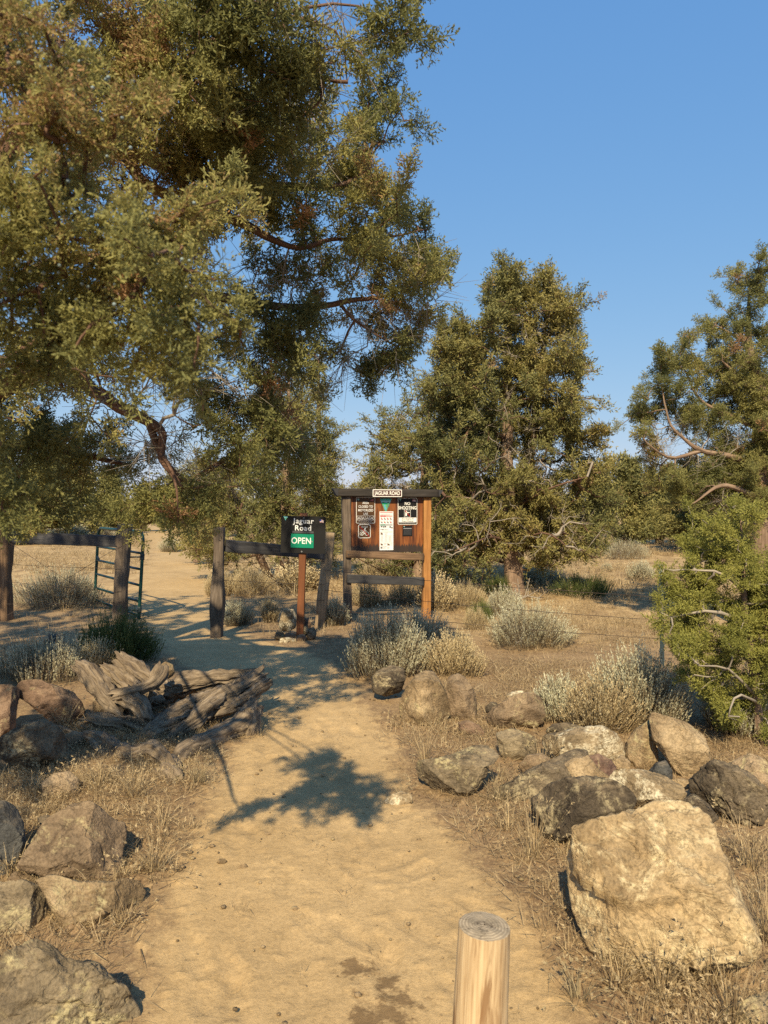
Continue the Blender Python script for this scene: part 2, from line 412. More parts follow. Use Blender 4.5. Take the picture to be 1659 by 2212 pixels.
def tube(pts, radii, n=24, sides=10, flute=0, ffreq=3, seed=0, twist=0, jag=0, flat=1.0, close=True):
    pr = smooth_path(np.concatenate([np.asarray(pts, float), np.asarray(radii, float)[:, None]], 1), n)
    p, r = pr[:, :3], np.maximum(pr[:, 3], .001)
    d = np.gradient(p, axis=0); d /= np.linalg.norm(d, axis=1)[:, None] + 1e-9
    s = np.concatenate([[0], np.cumsum(np.linalg.norm(np.diff(p, axis=0), axis=1))])
    up = np.array([0, 0, 1.]) if abs(d[0][2]) < .8 else np.array([0, 1., 0])
    a1 = np.cross(d[0], up); a1 /= np.linalg.norm(a1); fr = []
    for k in range(n):
        a1 = a1 - d[k] * np.dot(a1, d[k]); a1 /= np.linalg.norm(a1) + 1e-9; fr.append((a1, np.cross(d[k], a1)))
    A1 = np.array([f[0] for f in fr]); A2 = np.array([f[1] for f in fr])
    th = np.arange(sides) / sides * 2 * math.pi
    TH = th[None, :] + twist * s[:, None]
    ct, st = np.cos(TH), np.sin(TH)
    rr = np.repeat(r[:, None], sides, 1)
    if flute:
        q = np.stack([np.cos(th)[None, :] * ffreq + 0 * rr, np.sin(th)[None, :] * ffreq + 0 * rr, np.repeat((s * 3.0)[:, None], sides, 1)], -1).reshape(-1, 3)
        nz = fbm(q, 4, seed, .6).reshape(n, sides)
        rg = 1 - 2 * np.abs(fbm(q * 1.7 + 9, 3, seed + 5).reshape(n, sides))
        rr = rr * (1 + flute * (nz * 1.1 - .55 * np.maximum(rg, 0) ** 2))
    Vv = p[:, None, :] + A1[:, None, :] * (ct * rr)[..., None] + A2[:, None, :] * (st * rr * flat)[..., None]
    if jag:
        jn = vnoise(np.stack([np.cos(th) * 3.5, np.sin(th) * 3.5, th * 0 + seed], 1), seed) * jag * r[-1]
        k = max(2, n // 7)
        for j in range(k): Vv[n - 1 - j] += d[-1][None, :] * (jn * (1 - j / k))[:, None]
        jn = vnoise(np.stack([np.cos(th) * 3.5, np.sin(th) * 3.5, th * 0 + seed + 5], 1), seed) * jag * r[0]
        for j in range(k): Vv[j] -= d[0][None, :] * (jn * (1 - j / k))[:, None]
    gu = np.stack([ct * rr, st * rr, np.repeat(s[:, None], sides, 1) + seed * .37], -1)
    if close:   # pinched end rings
        inn0 = p[0][None, :] + (Vv[0] - p[0]) * .05 - (0 if not jag else d[0] * -.3 * r[0]); inn1 = p[-1][None, :] + (Vv[-1] - p[-1]) * .05 - (0 if not jag else d[-1] * .3 * r[-1])
        Vv = np.concatenate([inn0[None], Vv, inn1[None]]); gu = np.concatenate([gu[:1] * [.05, .05, 1], gu, gu[-1:] * [.05, .05, 1]]); n += 2
    ii = np.arange(n * sides).reshape(n, sides); jj = np.roll(ii, -1, 1)
    Qq = np.stack([ii[:-1], jj[:-1], jj[1:], ii[1:]], -1).reshape(-1, 4)
    return Vv.reshape(-1, 3), Qq, gu.reshape(-1, 3)

def frustums(A, B, ra, rb, k=5):
    A, B = np.asarray(A), np.asarray(B); n = len(A)
    d = B - A; L = np.linalg.norm(d, axis=1) + 1e-9; d = d / L[:, None]
    up = np.where(np.abs(d[:, 2:3]) < .8, np.array([[0, 0, 1.]]), np.array([[0, 1., 0]]))
    a1 = np.cross(d, up); a1 /= np.linalg.norm(a1, axis=1)[:, None] + 1e-9; a2 = np.cross(d, a1)
    th = np.arange(k) / k * 2 * math.pi
    ring = a1[:, None, :] * np.cos(th)[None, :, None] + a2[:, None, :] * np.sin(th)[None, :, None]
    V0 = A[:, None, :] - d[:, None, :] * (ra[:, None, None] * .4) + ring * ra[:, None, None]
    V1 = B[:, None, :] + d[:, None, :] * (rb[:, None, None] * .4) + ring * rb[:, None, None]
    Vv = np.concatenate([V0, V1], 1).reshape(-1, 3)
    off = (np.arange(n) * .713 % 5)[:, None]
    g0 = np.stack([np.cos(th)[None] * ra[:, None], np.sin(th)[None] * ra[:, None], np.repeat(off, k, 1)], -1)
    g1 = np.stack([np.cos(th)[None] * rb[:, None], np.sin(th)[None] * rb[:, None], np.repeat(off + L[:, None], k, 1)], -1)
    gu = np.concatenate([g0, g1], 1).reshape(-1, 3)
    i = np.arange(k); j = (i + 1) % k
    q = np.stack([i, j, j + k, i + k], -1)
    Qq = (q[None] + (np.arange(n) * 2 * k)[:, None, None]).reshape(-1, 4)
    return Vv, Qq, gu

def mst(S, pts, bf=.35, spl=None):
    """grow a branching tree from the seed nodes S through pts; returns nodes, parents (-1 for seeds)"""
    ns, n = len(S), len(pts)
    best = np.full(n, 1e9); par = np.zeros(n, int)
    spl = np.zeros(ns) if spl is None else spl
    for i in range(ns):
        dd = np.linalg.norm(pts - S[i], axis=1) + spl[i]
        m = dd < best; best[m] = dd[m]; par[m] = i
    pl = np.zeros(n); done = np.zeros(n, bool); order = []
    cost = best.copy()
    for _ in range(n):
        i = int(np.argmin(cost)); done[i] = True; cost[i] = 1e18; order.append(i)
        pp = S[par[i]] if par[i] < ns else pts[par[i] - ns]
        pl[i] = (0 if par[i] < ns else pl[par[i] - ns]) + np.linalg.norm(pts[i] - pp)
        dd = np.linalg.norm(pts - pts[i], axis=1) + bf * pl[i]
        m = (dd < cost) & ~done
        cost[m] = dd[m]; par[m] = ns + i
    return par, order

def radii_from(par, order, ns, tip, p=2.3):
    n = len(order); acc = np.full(n, tip ** p)
    for i in reversed(order):
        if par[i] >= ns: acc[par[i] - ns] += acc[i]
    return acc ** (1 / p)

def rot_from_dirs(D, roll):
    """rotation matrices with local +y along D"""
    D = D / (np.linalg.norm(D, axis=1)[:, None] + 1e-9)
    up = np.where(np.abs(D[:, 2:3]) < .9, np.array([[0, 0, 1.]]), np.array([[1., 0, 0]]))
    x = np.cross(D, up); x /= np.linalg.norm(x, axis=1)[:, None] + 1e-9; z = np.cross(x, D)
    c, s = np.cos(roll)[:, None], np.sin(roll)[:, None]
    return np.stack([x * c + z * s, D, -x * s + z * c], -1)

def instance(temps, which, R, S, T, tint=None, tj=.0):
    Vs, Qs, As = [], [], []; off = 0
    for k, (tv, tq, ta) in enumerate(temps):
        m = np.where(which == k)[0]
        if not len(m): continue
        v = np.einsum('nij,mj->nmi', R[m], tv) * S[m][:, None, None] + T[m][:, None, :]
        q = tq[None] + (np.arange(len(m)) * len(tv))[:, None, None] + off
        Vs.append(v.reshape(-1, 3)); Qs.append(q.reshape(-1, 4)); off += len(m) * len(tv)
        if tint is not None: As.append(np.clip(tint[m][:, None] + ta[None] , 0, 1).ravel())
    return np.concatenate(Vs), np.concatenate(Qs), (np.concatenate(As) if As else None)

def blades(A, D, L, W, N):
    """flat rhombi from A along D, length L, width W, side vector from random N"""
    sd = np.cross(D, N); sd /= np.linalg.norm(sd, axis=1)[:, None] + 1e-9
    L = L[:, None]; W = W[:, None]
    v = np.stack([A, A + D * L * .5 + sd * W * .5, A + D * L, A + D * L * .5 - sd * W * .5], 1)
    q = np.arange(len(A) * 4).reshape(-1, 4)
    return v.reshape(-1, 3), q

def unit(v): return v / (np.linalg.norm(v, axis=-1, keepdims=True) + 1e-9)

def spray_template(seed, lod):
    r = np.random.default_rng(seed)
    A, D, L, W, Ti = [], [], [], [], []
    def put(a, d, l, w, t): A.append(a); D.append(d); L.append(l); W.append(w); Ti.append(t)
    ax = np.array([0, 1., 0])
    if lod == 0:
        ln = .105; put(np.zeros(3), ax, ln, .006, .1)
        for k in range(11):
            t = .08 + .85 * k / 10; s = 1 if k % 2 else -1
            a = ax * ln * t + r.normal(0, .003, 3)
            d = unit(np.array([s * r.uniform(.6, 1.3), r.uniform(.3, 1.0), r.normal(0, .75)]))
            l = .046 * (1.1 - .6 * t) * r.uniform(.7, 1.2)
            put(a, d, l, .0066, r.normal(0, .05))
            for j in range(5):
                tt = .3 + .7 * (j + r.uniform(0, .6)) / 4
                d2 = unit(d + r.normal(0, .75, 3) + ax * .15)
                put(a + d * l * tt, d2, r.uniform(.011, .021), .0066, .06 + r.normal(0, .06))
    elif lod == 1:
        ln = .2
        for k in range(15):
            t = r.uniform(0, .9); d = unit(r.normal(0, .6, 3) + ax * .75)
            put(ax * ln * t + r.normal(0, .022, 3), d, r.uniform(.05, .09), r.uniform(.014, .022), r.normal(0, .07))
    else:
        ln = .4
        for k in range(10):
            t = r.uniform(0, .9); d = unit(r.normal(0, .6, 3) + ax * .75)
            put(ax * ln * t + r.normal(0, .07, 3), d, r.uniform(.12, .22), r.uniform(.045, .07), r.normal(0, .07))
    A, D, L, W = map(np.array, (A, D, L, W)); N = r.normal(0, 1, A.shape)
    v, q = blades(A, D, L, W, N)
    return v, q, np.repeat(np.array(Ti), 4)
SPR = {l: [spray_template(100 * l + k, l) for k in range(14)] for l in (0, 1, 2)}

def blob_points(blobs, r, thr=-.25, nf=2.2, nseed=3, sprig=None, upb=.25):
    """nodes inside ellipsoids; with sprig they line up along outward-growing plumes with gaps between"""
    out = []
    for b in blobs:
        if b[0] == 'w': c = np.array(b[1], float); rad = np.array(b[2], float); n = b[3]
        else:
            u, v, d, ru, rv, rd, n = b; c = P(u, v, d); rad = np.array([ru * d / F, rd, rv * d / F])
        if sprig is None:
            k = int(n * 3) + 8
            q = unit(r.normal(0, 1, (k, 3))) * (r.uniform(0, 1, (k, 1)) ** (1 / 2.6))
            p = c + q * rad
            nz = fbm(p * nf, 2, nseed)
            p = p[np.argsort(-(nz > thr).astype(int), kind='stable')][:n] if (nz > thr).sum() < n else p[nz > thr][:n]
        else:
            m = 6; ns = max(2, n // m); sc = np.clip(rad.mean() / sprig[2], .45, 1.3)
            q = unit(r.normal(0, 1, (ns * 2, 3))) * (r.uniform(0, 1, (ns * 2, 1)) ** .45) * .86
            nz = fbm((c + q * rad) * nf, 2, nseed)
            q = q[np.argsort(-(nz > thr).astype(int), kind='stable')][:ns]
            st = c + q * rad
            D = unit(unit(q * rad) * .8 + r.normal(0, .5, (ns, 3)) + np.array([0, 0, upb]))
            L = r.uniform(sprig[0], sprig[1], ns) * sc
            t = np.linspace(-.25, 1, m)
            cur = r.normal(0, .22, (ns, 3))
            p = st[:, None] + D[:, None] * (t[None] * L[:, None])[..., None] + cur[:, None] * (t[None] ** 2 * L[:, None])[..., None]
            wid = (.16 * (1 - np.clip(t, 0, 1) * .75))[None, :, None] * L[:, None, None]
            p = (p + r.normal(0, 1, p.shape) * wid).reshape(-1, 3)
        out.append(p)
    return np.concatenate(out)

def shadow_xy(p):
    L = p[:, 2] / math.tan(SUN_EL)
    return p[:, 0] + L * math.sin(SUN_AZ), p[:, 1] + L * math.cos(SUN_AZ)

def juniper(root, trunk, limbs, pts, bare, lod, per, mat, seed, tip=.0028, bf=.35, size=1.0, up=.25, tint0=.45, tvar=.22, limb_mat='bark_red', trunk_flute=.22, droop=0, dead_tip=.003, k=5, tsides=20, nsize=None):
    """root: Empty at the base; everything given in world coordinates"""
    r = np.random.default_rng(seed)
    base = np.array(root.location)
    # trunk(s)
    ac = Acc()
    for i, tr in enumerate(trunk):
        tr = np.array(tr, float); L = np.linalg.norm(np.diff(tr[:, :3], axis=0), axis=1).sum()
        v, q, g = tube(tr[:, :3] - base, tr[:, 3], n=max(12, int(L * 10)), sides=tsides, flute=trunk_flute, ffreq=1.6, seed=seed + i, twist=.25)
        ac.add(v, q, guv=g)
    link('trunk', ac.mesh('trunk', M['bark'], True), root)
    S = []
    ac = Acc()
    for i, lm in enumerate(list(trunk) + list(limbs)):
        lm = np.array(lm, float); L = np.linalg.norm(np.diff(lm[:, :3], axis=0), axis=1).sum()
        n = max(6, int(L / .09)) if lod == 0 else max(6, int(L / .2))
        sp = smooth_path(lm, n)
        if i >= len(trunk):
            wob = np.stack([fbm(sp[:, :3] * 3 + 11 * a, 2, seed + a) for a in range(3)], 1) * .05 * np.linspace(0, 1, n)[:, None]
            sp[:, :3] += wob
            v, q, g = tube(sp[:, :3] - base, sp[:, 3], n=n, sides=8, flute=.2, ffreq=1.4, seed=seed + i, close=True)
            ac.add(v, q, guv=g)
        S.append(sp[:, :3] if i >= len(trunk) else sp[len(sp) // 4:, :3])
    S = np.concatenate(S)
    nb = 0 if bare is None else len(bare)
    allp = pts if nb == 0 else np.concatenate([pts, bare])
    par, order = mst(S, allp, bf)
    rad = radii_from(par, order, len(S), tip)
    nodes = np.concatenate([S, allp])
    pp = nodes[par]
    # small crook in every link
    mid = (pp + allp) / 2 + r.normal(0, .12, allp.shape) * np.linalg.norm(allp - pp, axis=1)[:, None]
    isb = np.arange(len(allp)) >= len(pts)
    prad = np.where(par >= len(S), rad[np.clip(par - len(S), 0, None)], rad * 1.1)
    prad = np.minimum(prad, rad * 1.6)
    for sel, nm in ((~isb, 'live'), (isb, 'dead')):
        if not sel.any(): continue
        rr = (rad + prad) / 2
        v1, q1, g1 = frustums(pp[sel] - base, mid[sel] - base, prad[sel], rr[sel], k)
        v2, q2, g2 = frustums(mid[sel] - base, allp[sel] - base, rr[sel], rad[sel], k)
        if nm == 'live': ac.add(v1, q1, guv=g1); ac.add(v2, q2, guv=g2)
        else:
            a2 = Acc(); a2.add(v1, q1, guv=g1); a2.add(v2, q2, guv=g2)
            # forked tips
            A = np.repeat(allp[sel], 4, 0); Dd = unit(np.repeat(unit(allp[sel] - pp[sel]), 4, 0) + r.normal(0, .7, (sel.sum() * 4, 3)))
            B = A + Dd * r.uniform(.08, .3, (len(A), 1)) * size
            v3, q3, g3 = frustums(A - base, B - base, np.full(len(A), dead_tip * .8), np.full(len(A), dead_tip * .3), 3)
            a2.add(v3, q3, guv=g3)
            link('dead_branches', a2.mesh('dead_branches', M['twig_grey']), root)
    if ac.n: link('branches', ac.mesh('branches', M[limb_mat], True), root)
    # foliage sprays
    n = len(pts)
    D0 = unit(pts - pp[:n])
    which, R, Ssz, T, tn = [], [], [], [], []
    cl = fbm(pts * (1.6 if lod == 0 else .7), 2, seed + 40)
    N = n * per
    i = np.repeat(np.arange(n), per)
    rt = r.uniform(0, 1, N)
    start = pp[:n][i] * (1 - (.35 + .65 * rt))[:, None] + pts[i] * (.35 + .65 * rt)[:, None]
    lim = .13 if lod == 0 else (.34 if lod == 1 else 1.0)
    dlen = np.linalg.norm(pts - pp[:n], axis=1)[i]
    far = np.minimum(1, lim / (dlen + 1e-6))
    start = pts[i] + (start - pts[i]) * far[:, None]
    D = unit(D0[i] * .7 + r.normal(0, .62, (N, 3)) + np.array([0, 0, up - droop * 1.0]))
    tint = tint0 + tvar * cl[i] * 2 + r.normal(0, .07, N)
    dead = r.uniform(0, 1, n) < .012
    tint = np.where(dead[i], .97, np.minimum(tint, .88))
    v, q, a = instance(SPR[lod], r.integers(0, 14, N), rot_from_dirs(D, r.uniform(0, 6.28, N)), size * (1 if nsize is None else nsize[i]) * r.uniform(.7, 1.25, N), start - base, tint)
    link('crown', make_mesh('crown', v, q, mat=M[mat], attrs={'tint': a}), root)
    return root

# ------------------------------------------------------------------ the big juniper reaching in from the left
def LP(*a):   # polyline of (u,v,d,r) or ('w',x,y,z,r)
    out = []
    for q in a:
        if q[0] == 'w': out.append(list(q[1:]))
        else: out.append([*P(q[0], q[1], q[2]), q[3]])
    return out
big = thing('juniper_tree', 'large old juniper with long drooping limbs spreading over the trail and blue berries', 'tree', (-3.7, 5.8, -.05))
trunk = [LP(('w', -3.7, 5.8, -.15, .34), ('w', -3.65, 5.7, .5, .27), ('w', -3.6, 5.6, 1.5, .24), ('w', -3.4, 5.2, 3, .19), ('w', -3.3, 4.8, 5, .12), ('w', -3.2, 4.5, 7.2, .04))]
limbs = [
    LP(('w', -3.4, 5.1, 2.9, .09), (60, 480, 4.3, .075), (205, 290, 3.9, .06), (292, 268, 3.75, .05), (370, 195, 3.6, .05), (435, 125, 3.5, .045), (520, 75, 3.4, .036), (592, 0, 3.3, .027), (650, -90, 3.2, .015)),
    LP(('w', -3.35, 5, 3.2, .08), (100, 250, 4.6, .055), (270, 328, 4.5, .045), (440, 381, 4.5, .038), (610, 404, 4.6, .028), (760, 390, 4.7, .014), (830, 300, 4.8, .007)),
    LP(('w', -3.4, 5.2, 2.9, .08), (200, 350, 4.4, .045), (316, 398, 4.3, .036), (410, 445, 4.3, .032), (527, 486, 4.4, .028), (640, 530, 4.5, .018), (760, 520, 4.7, .011), (900, 500, 4.9, .005)),
    LP(('w', -3.55, 5.5, 2.2, .11), (100, 790, 4.9, .075), (205, 849, 4.7, .048), (305, 902, 4.6, .038), (352, 940, 4.6, .03), (352, 1000, 4.6, .024), (400, 1060, 4.6, .012)),
    LP(('w', -3.4, 5.2, 2.9, .08), (150, 560, 4.6, .045), (350, 620, 4.6, .036), (498, 644, 4.6, .033), (615, 662, 4.7, .028), (732, 652, 4.8, .02), (844, 638, 4.9, .011), (930, 600, 5, .005)),
    LP((732, 652, 4.8, .014), (779, 703, 4.85, .009), (867, 750, 4.9, .005)),
    LP((560, 40, 3.35, .014), (615, 29, 3.4, .012), (703, 59, 3.5, .009), (744, 100, 3.55, .006), (750, 176, 3.6, .003)),
    LP((615, 29, 3.4, .01), (700, 10, 3.5, .008), (790, 20, 3.5, .005), (845, 70, 3.5, .003)),
    LP(('w', -3.5, 5.3, 2.6, .07), ('w', -2.4, 3.5, 2.9, .014), (60, 420, 1.7, .006), (220, 510, 1.55, .0045), (430, 640, 1.5, .0025)),
    LP(('w', -2.4, 3.5, 2.9, .012), (40, 250, 1.7, .006), (110, 60, 1.55, .003)),
    LP(('w', -2.4, 3.5, 2.9, .02), (-80, 900, 2.2, .012), (10, 1090, 1.9, .004)),
    LP((324, 917, 4.6, .03), (350, 985, 4.7, .022), (397, 1042, 4.8, .02), (428, 1029, 4.9, .018), (470, 1006, 5, .017), (548, 956, 5.1, .013), (597, 946, 5.2, .01), (650, 960, 5.3, .005)),
    LP((352, 985, 4.6, .014), (380, 1040, 4.5, .009), (392, 1130, 4.5, .004)),
    LP(('w', -3.6, 5.6, 1.9, .08), (60, 960, 5.7, .05), (170, 980, 5.7, .03), (280, 1000, 5.7, .01)),
    LP(('w', -3.3, 4.8, 4.5, .09), ('w', -2.6, 3.2, 4.8, .06), ('w', -2.2, 2.4, 5.0, .01)),  # remaining limbs run out of view, added to carry the shading foliage
    LP(('w', -3.3, 4.8, 5, .08), ('w', -2.4, 4.6, 5.6, .05), ('w', -1.3, 4.1, 6.1, .012)),
    LP(('w', -3.4, 5.2, 3, .09), ('w', -4.8, 4, 4.5, .05), ('w', -6, 3.2, 4.8, .012)),
    LP(('w', -3.25, 4.6, 6, .06), ('w', -2.2, 3.2, 6.2, .012)),
]
blobs = [
    (40, 90, 1.55, 120, 140, .16, 60), (150, 330, 1.5, 120, 120, .15, 55), (60, 500, 1.5, 120, 120, .15, 55),
    (420, 650, 1.5, 75, 85, .12, 42), (290, 570, 1.55, 120, 100, .15, 52), (120, 690, 1.6, 150, 100, .16, 52), (330, 690, 1.55, 90, 50, .12, 26),
    (290, 560, 2.9, 130, 110, .4, 80), (120, 720, 3.1, 160, 110, .4, 90), (60, 300, 3.0, 120, 200, .4, 90),
    (230, 110, 3.4, 180, 150, .5, 260), (450, 60, 3.3, 140, 90, .35, 150), (490, 190, 3.5, 140, 110, .4, 240), (600, 110, 3.3, 80, 100, .25, 110), (640, 170, 3.4, 45, 70, .2, 45),
    (795, 35, 3.5, 50, 45, .15, 50), (300, 310, 4, 150, 130, .5, 210), (520, 270, 3.9, 110, 60, .4, 110), (610, 250, 4.2, 70, 60, .3, 60),
    (825, 225, 4.8, 55, 55, .25, 70), (800, 300, 4.8, 70, 60, .3, 90), (740, 380, 4.7, 90, 75, .35, 130), (640, 410, 4.5, 120, 60, .4, 140),
    (520, 450, 4.4, 130, 60, .4, 140), (390, 380, 4.3, 100, 60, .4, 90), (770, 500, 4.7, 110, 60, .4, 130), (915, 475, 5, 38, 22, .15, 16), (890, 560, 5, 60, 38, .25, 55), (945, 590, 5, 20, 22, .15, 12),
    (700, 580, 4.7, 120, 65, .4, 150), (860, 640, 4.95, 75, 45, .25, 80), (915, 680, 5, 40, 40, .2, 32), (650, 710, 4.7, 120, 55, .35, 140), (780, 740, 4.9, 80, 40, .25, 55),
    (795, 800, 4.9, 35, 28, .2, 16), (870, 770, 4.9, 30, 25, .15, 10), (540, 720, 4.5, 80, 60, .4, 110), (200, 770, 4.3, 110, 60, .4, 110), (440, 850, 4.6, 60, 40, .3, 40),
    (110, 880, 5.2, 170, 120, .5, 300), (200, 1000, 5.6, 130, 65, .5, 150), (50, 1040, 5.6, 80, 110, .5, 220), (-60, 900, 5.5, 160, 220, .6, 260),
    (450, 960, 4.9, 110, 85, .4, 170), (600, 950, 5.1, 95, 65, .35, 110), (560, 880, 4.9, 90, 50, .3, 70), (430, 1080, 4.7, 95, 65, .35, 120), (400, 1160, 4.6, 50, 35, .2, 30), (300, 1115, 4.7, 28, 32, .15, 14),
    (15, 1090, 1.9, 30, 45, .08, 20),
    ('w', (-2.9, 3.0, 4.2), (.8, .5, .6), 230), ('w', (-2.35, 2.6, 4.3), (.5, .5, .5), 130), ('w', (-2.1, 1.9, 2.7), (.45, .45, .35), 130), ('w', (-2.7, 1.5, 2.9), (.5, .5, .4), 110), ('w', (-1.7, 3.9, 6.2), (.9, .9, .6), 90), ('w', (-3.6, 3.8, 6.2), (1.5, 1.5, 1.2), 300), ('w', (-5.2, 4, 4.6), (1.9, 1.9, 1.5), 420), ('w', (-4.2, 4.6, 3.4), (1.2, 1.2, .9), 240), ('w', (-5.4, 5.6, 5.6), (1.8, 1.6, 1.2), 300), ('w', (-4.4, 3.0, 3.7), (1.2, 1.0, .6), 150), ('w', (-3.4, 4.6, 7.3), (.9, .9, .8), 90), ('w', (-2.1, 4.9, 5.4), (1, .8, .8), 110),  # crown clumps mostly out of view, added for the shade they cast
]
blobs = [b if b[0] == 'w' else (b[0], b[1], b[2], b[3] * 1.1, b[4] * 1.1, b[5] * 1.1, int(b[6] * (.31 if b[2] > 2.5 else .85))) for b in blobs]
pts = blob_points(blobs, rng, thr=.08, nf=2.6, sprig=(.18, .42, .24), upb=-.05)
sx, sy = shadow_xy(pts)
vis = np.abs(pts[:, 0]) / np.maximum(pts[:, 1], .05) < .6
above = (pts[:, 2] - H) / np.maximum(pts[:, 1], .05) < .8
onscreen = vis & above & (pts[:, 1] > 1.2)
keep = (sy > 3.62) & (onscreen | (sx < .12 - .0 * sy))  # crown trimmed so its shadow leaves the near path sunlit
uu_ = CU + pts[:, 0] / np.maximum(pts[:, 1], .1) * F; vv_ = CV - (pts[:, 2] - H) / np.maximum(pts[:, 1], .1) * F
edge = fbm(pts * 3, 2, 8) * 40     # the crown's lower and outer limit
keep &= ~(onscreen & (pts[:, 1] > 3.2) & (((uu_ > 455 + edge) & (vv_ > 1060 + edge)) | (vv_ > 1175 + edge) | ((vv_ > 1120 + edge) & (uu_ > 90) & (uu_ < 300)) | (uu_ > 965 + edge * .5)))
pts = pts[keep]
bare = blob_points([(700, 90, 3.5, 90, 90, .2, 30), (480, 330, 4.2, 120, 60, .3, 26), (430, 820, 4.5, 120, 50, .3, 34), (850, 690, 4.9, 90, 60, .25, 22), (780, 760, 4.9, 110, 60, .25, 20), (560, 620, 4.6, 120, 60, .3, 26),
                    (340, 960, 4.7, 60, 60, .3, 22), (640, 160, 3.6, 70, 110, .3, 22), (440, 1030, 4.9, 90, 50, .3, 24), (520, 410, 4.4, 100, 40, .3, 18), (880, 600, 4.9, 80, 90, .25, 26), (600, 330, 4.3, 140, 60, .3, 26), (300, 880, 4.6, 120, 60, .3, 26), (640, 780, 4.8, 140, 50, .3, 24), (560, 900, 4.9, 100, 80, .3, 24)], rng, thr=-1)
juniper(big, trunk, limbs, pts, bare, 0, 6, 'jun', 5, tip=.0022, up=.1, size=1.2, tint0=.52, tvar=.3, nsize=np.clip(np.linalg.norm(pts - [0, 0, H], axis=1) / 3.6, .5, 1))
# berries
bc = np.concatenate([P(u, v, d)[None] + rng.normal(0, 1, (n, 3)) * [s * .8, .04, s * .8] for u, v, d, n, s in
                     ((70, 45, 1.4, 26, .05), (60, 120, 1.4, 14, .06), (190, 165, 1.42, 12, .06), (40, 250, 1.4, 10, .08), (200, 300, 1.42, 14, .07), (30, 540, 1.42, 12, .05), (150, 580, 1.45, 12, .07),
                      (370, 560, 1.45, 8, .05), (385, 590, 1.44, 9, .03), (180, 690, 1.5, 8, .06), (100, 420, 1.42, 10, .08))])
import bmesh
def ico(sub):
    bm = bmesh.new(); bmesh.ops.create_icosphere(bm, subdivisions=sub, radius=1)
    v = np.array([q.co[:] for q in bm.verts]); f = np.array([[q.index for q in p.verts] for p in bm.faces]); bm.free(); return v, f
iv, it = ico(2)
bV = (iv[None] * .0036 * rng.uniform(.8, 1.2, (len(bc), 1, 1)) + bc[:, None] - np.array(big.location)).reshape(-1, 3)
bT = (it[None] + (np.arange(len(bc)) * len(iv))[:, None, None]).reshape(-1, 3)
link('berries', make_mesh('berries', bV, T=bT, mat=M['berry'], smooth=True), big)['kind'] = 'stuff'

# ------------------------------------------------------------------ mid-distance junipers
def zone(blobs, d0, rd, k):
    return [(u, v, d0, ru, rv, rd, max(8, int(ru * rv * k * 1.0))) for u, v, ru, rv in blobs]
r2 = np.random.default_rng(21)
D1 = 14.0
g = G(1112, 1286); D1 = g[1]
m1 = thing('juniper_tree', 'tall twin-trunked juniper with rounded top standing behind the noticeboard', 'tree', tuple(g))
tr = [LP((1113, 1300, D1, .27), (1111, 1265, D1, .2), (1107, 1200, D1, .17), (1105, 1150, D1, .155), (1095, 1000, D1, .13), (1096, 870, D1, .1), (1100, 700, D1, .05), (1105, 575, D1, .01)),
      LP((1114, 1215, D1, .15), (1130, 1050, D1 + .2, .12), (1150, 950, D1 + .3, .10), (1163, 850, D1 + .3, .075), (1178, 700, D1 + .3, .04), (1185, 610, D1 + .2, .01))]
bl = zone([(1100, 610, 55, 55), (1070, 660, 45, 50), (1185, 630, 50, 55), (1210, 690, 38, 45), (1060, 740, 75, 60), (1165, 730, 85, 65), (1000, 720, 40, 35), (955, 745, 35, 50), (985, 800, 60, 45), (1090, 830, 110, 60),
           (1215, 790, 55, 50), (1190, 860, 85, 70), (1010, 860, 80, 40), (940, 800, 25, 30), (1060, 930, 110, 60), (1225, 930, 60, 50), (1160, 960, 90, 60), (1010, 980, 100, 55), (1250, 1000, 50, 50),
           (1080, 1050, 130, 50), (1220, 1070, 80, 50), (980, 1070, 80, 50), (1140, 1120, 120, 45), (1270, 1090, 35, 45), (1000, 1140, 90, 40), (1220, 1150, 70, 35), (1060, 1180, 80, 25), (1180, 1195, 70, 25), (980, 1200, 60, 22), (1000, 1225, 70, 22), (1060, 1215, 50, 18), (1210, 1215, 60, 20), (1160, 1170, 60, 30), (1285, 950, 25, 35), (1292, 1040, 30, 40), (1270, 1140, 45, 35), (1245, 700, 22, 35), (1258, 800, 26, 40), (1025, 790, 60, 50), (1040, 870, 60, 50), (1125, 660, 50, 50), (1140, 790, 60, 50), (940, 870, 50, 50), (920, 960, 50, 50), (1060, 1130, 70, 40), (1160, 1060, 60, 40), (1240, 1190, 50, 26), (950, 1180, 60, 30)], D1, .0, .024)
bl = [(u, v, d - .25 + (.4 if abs(u - 1115) < 60 and v > 800 else 0), ru, rv, min(1.6, .35 + ru * 1.5 * d / F), int(n * 1.25)) for u, v, d, ru, rv, _, n in bl]
lim = [LP((1100, 1150, D1, .05), (1040, 1085, D1 - .6, .03), (960, 1070, D1 - 1, .012)), LP((1096, 950, D1, .06), (1020, 900, D1 - .4, .03), (960, 780, D1 - .5, .01)), LP((1150, 950, D1 + .3, .06), (1220, 900, D1 - .2, .03), (1255, 800, D1 - .2, .01)),
       LP((1105, 1100, D1, .04), (1180, 1060, D1 - .8, .022), (1270, 1030, D1 - 1, .01)), LP((1107, 1180, D1, .03), (1060, 1160, D1 - 1.0, .018), (980, 1190, D1 - 1.6, .01)), LP((1107, 1180, D1, .03), (1170, 1150, D1 - .9, .018), (1225, 1180, D1 - 1.2, .01))]
p1 = blob_points(bl, r2, thr=-.2, nf=1.5, sprig=(.2, .42, .5), upb=.45)
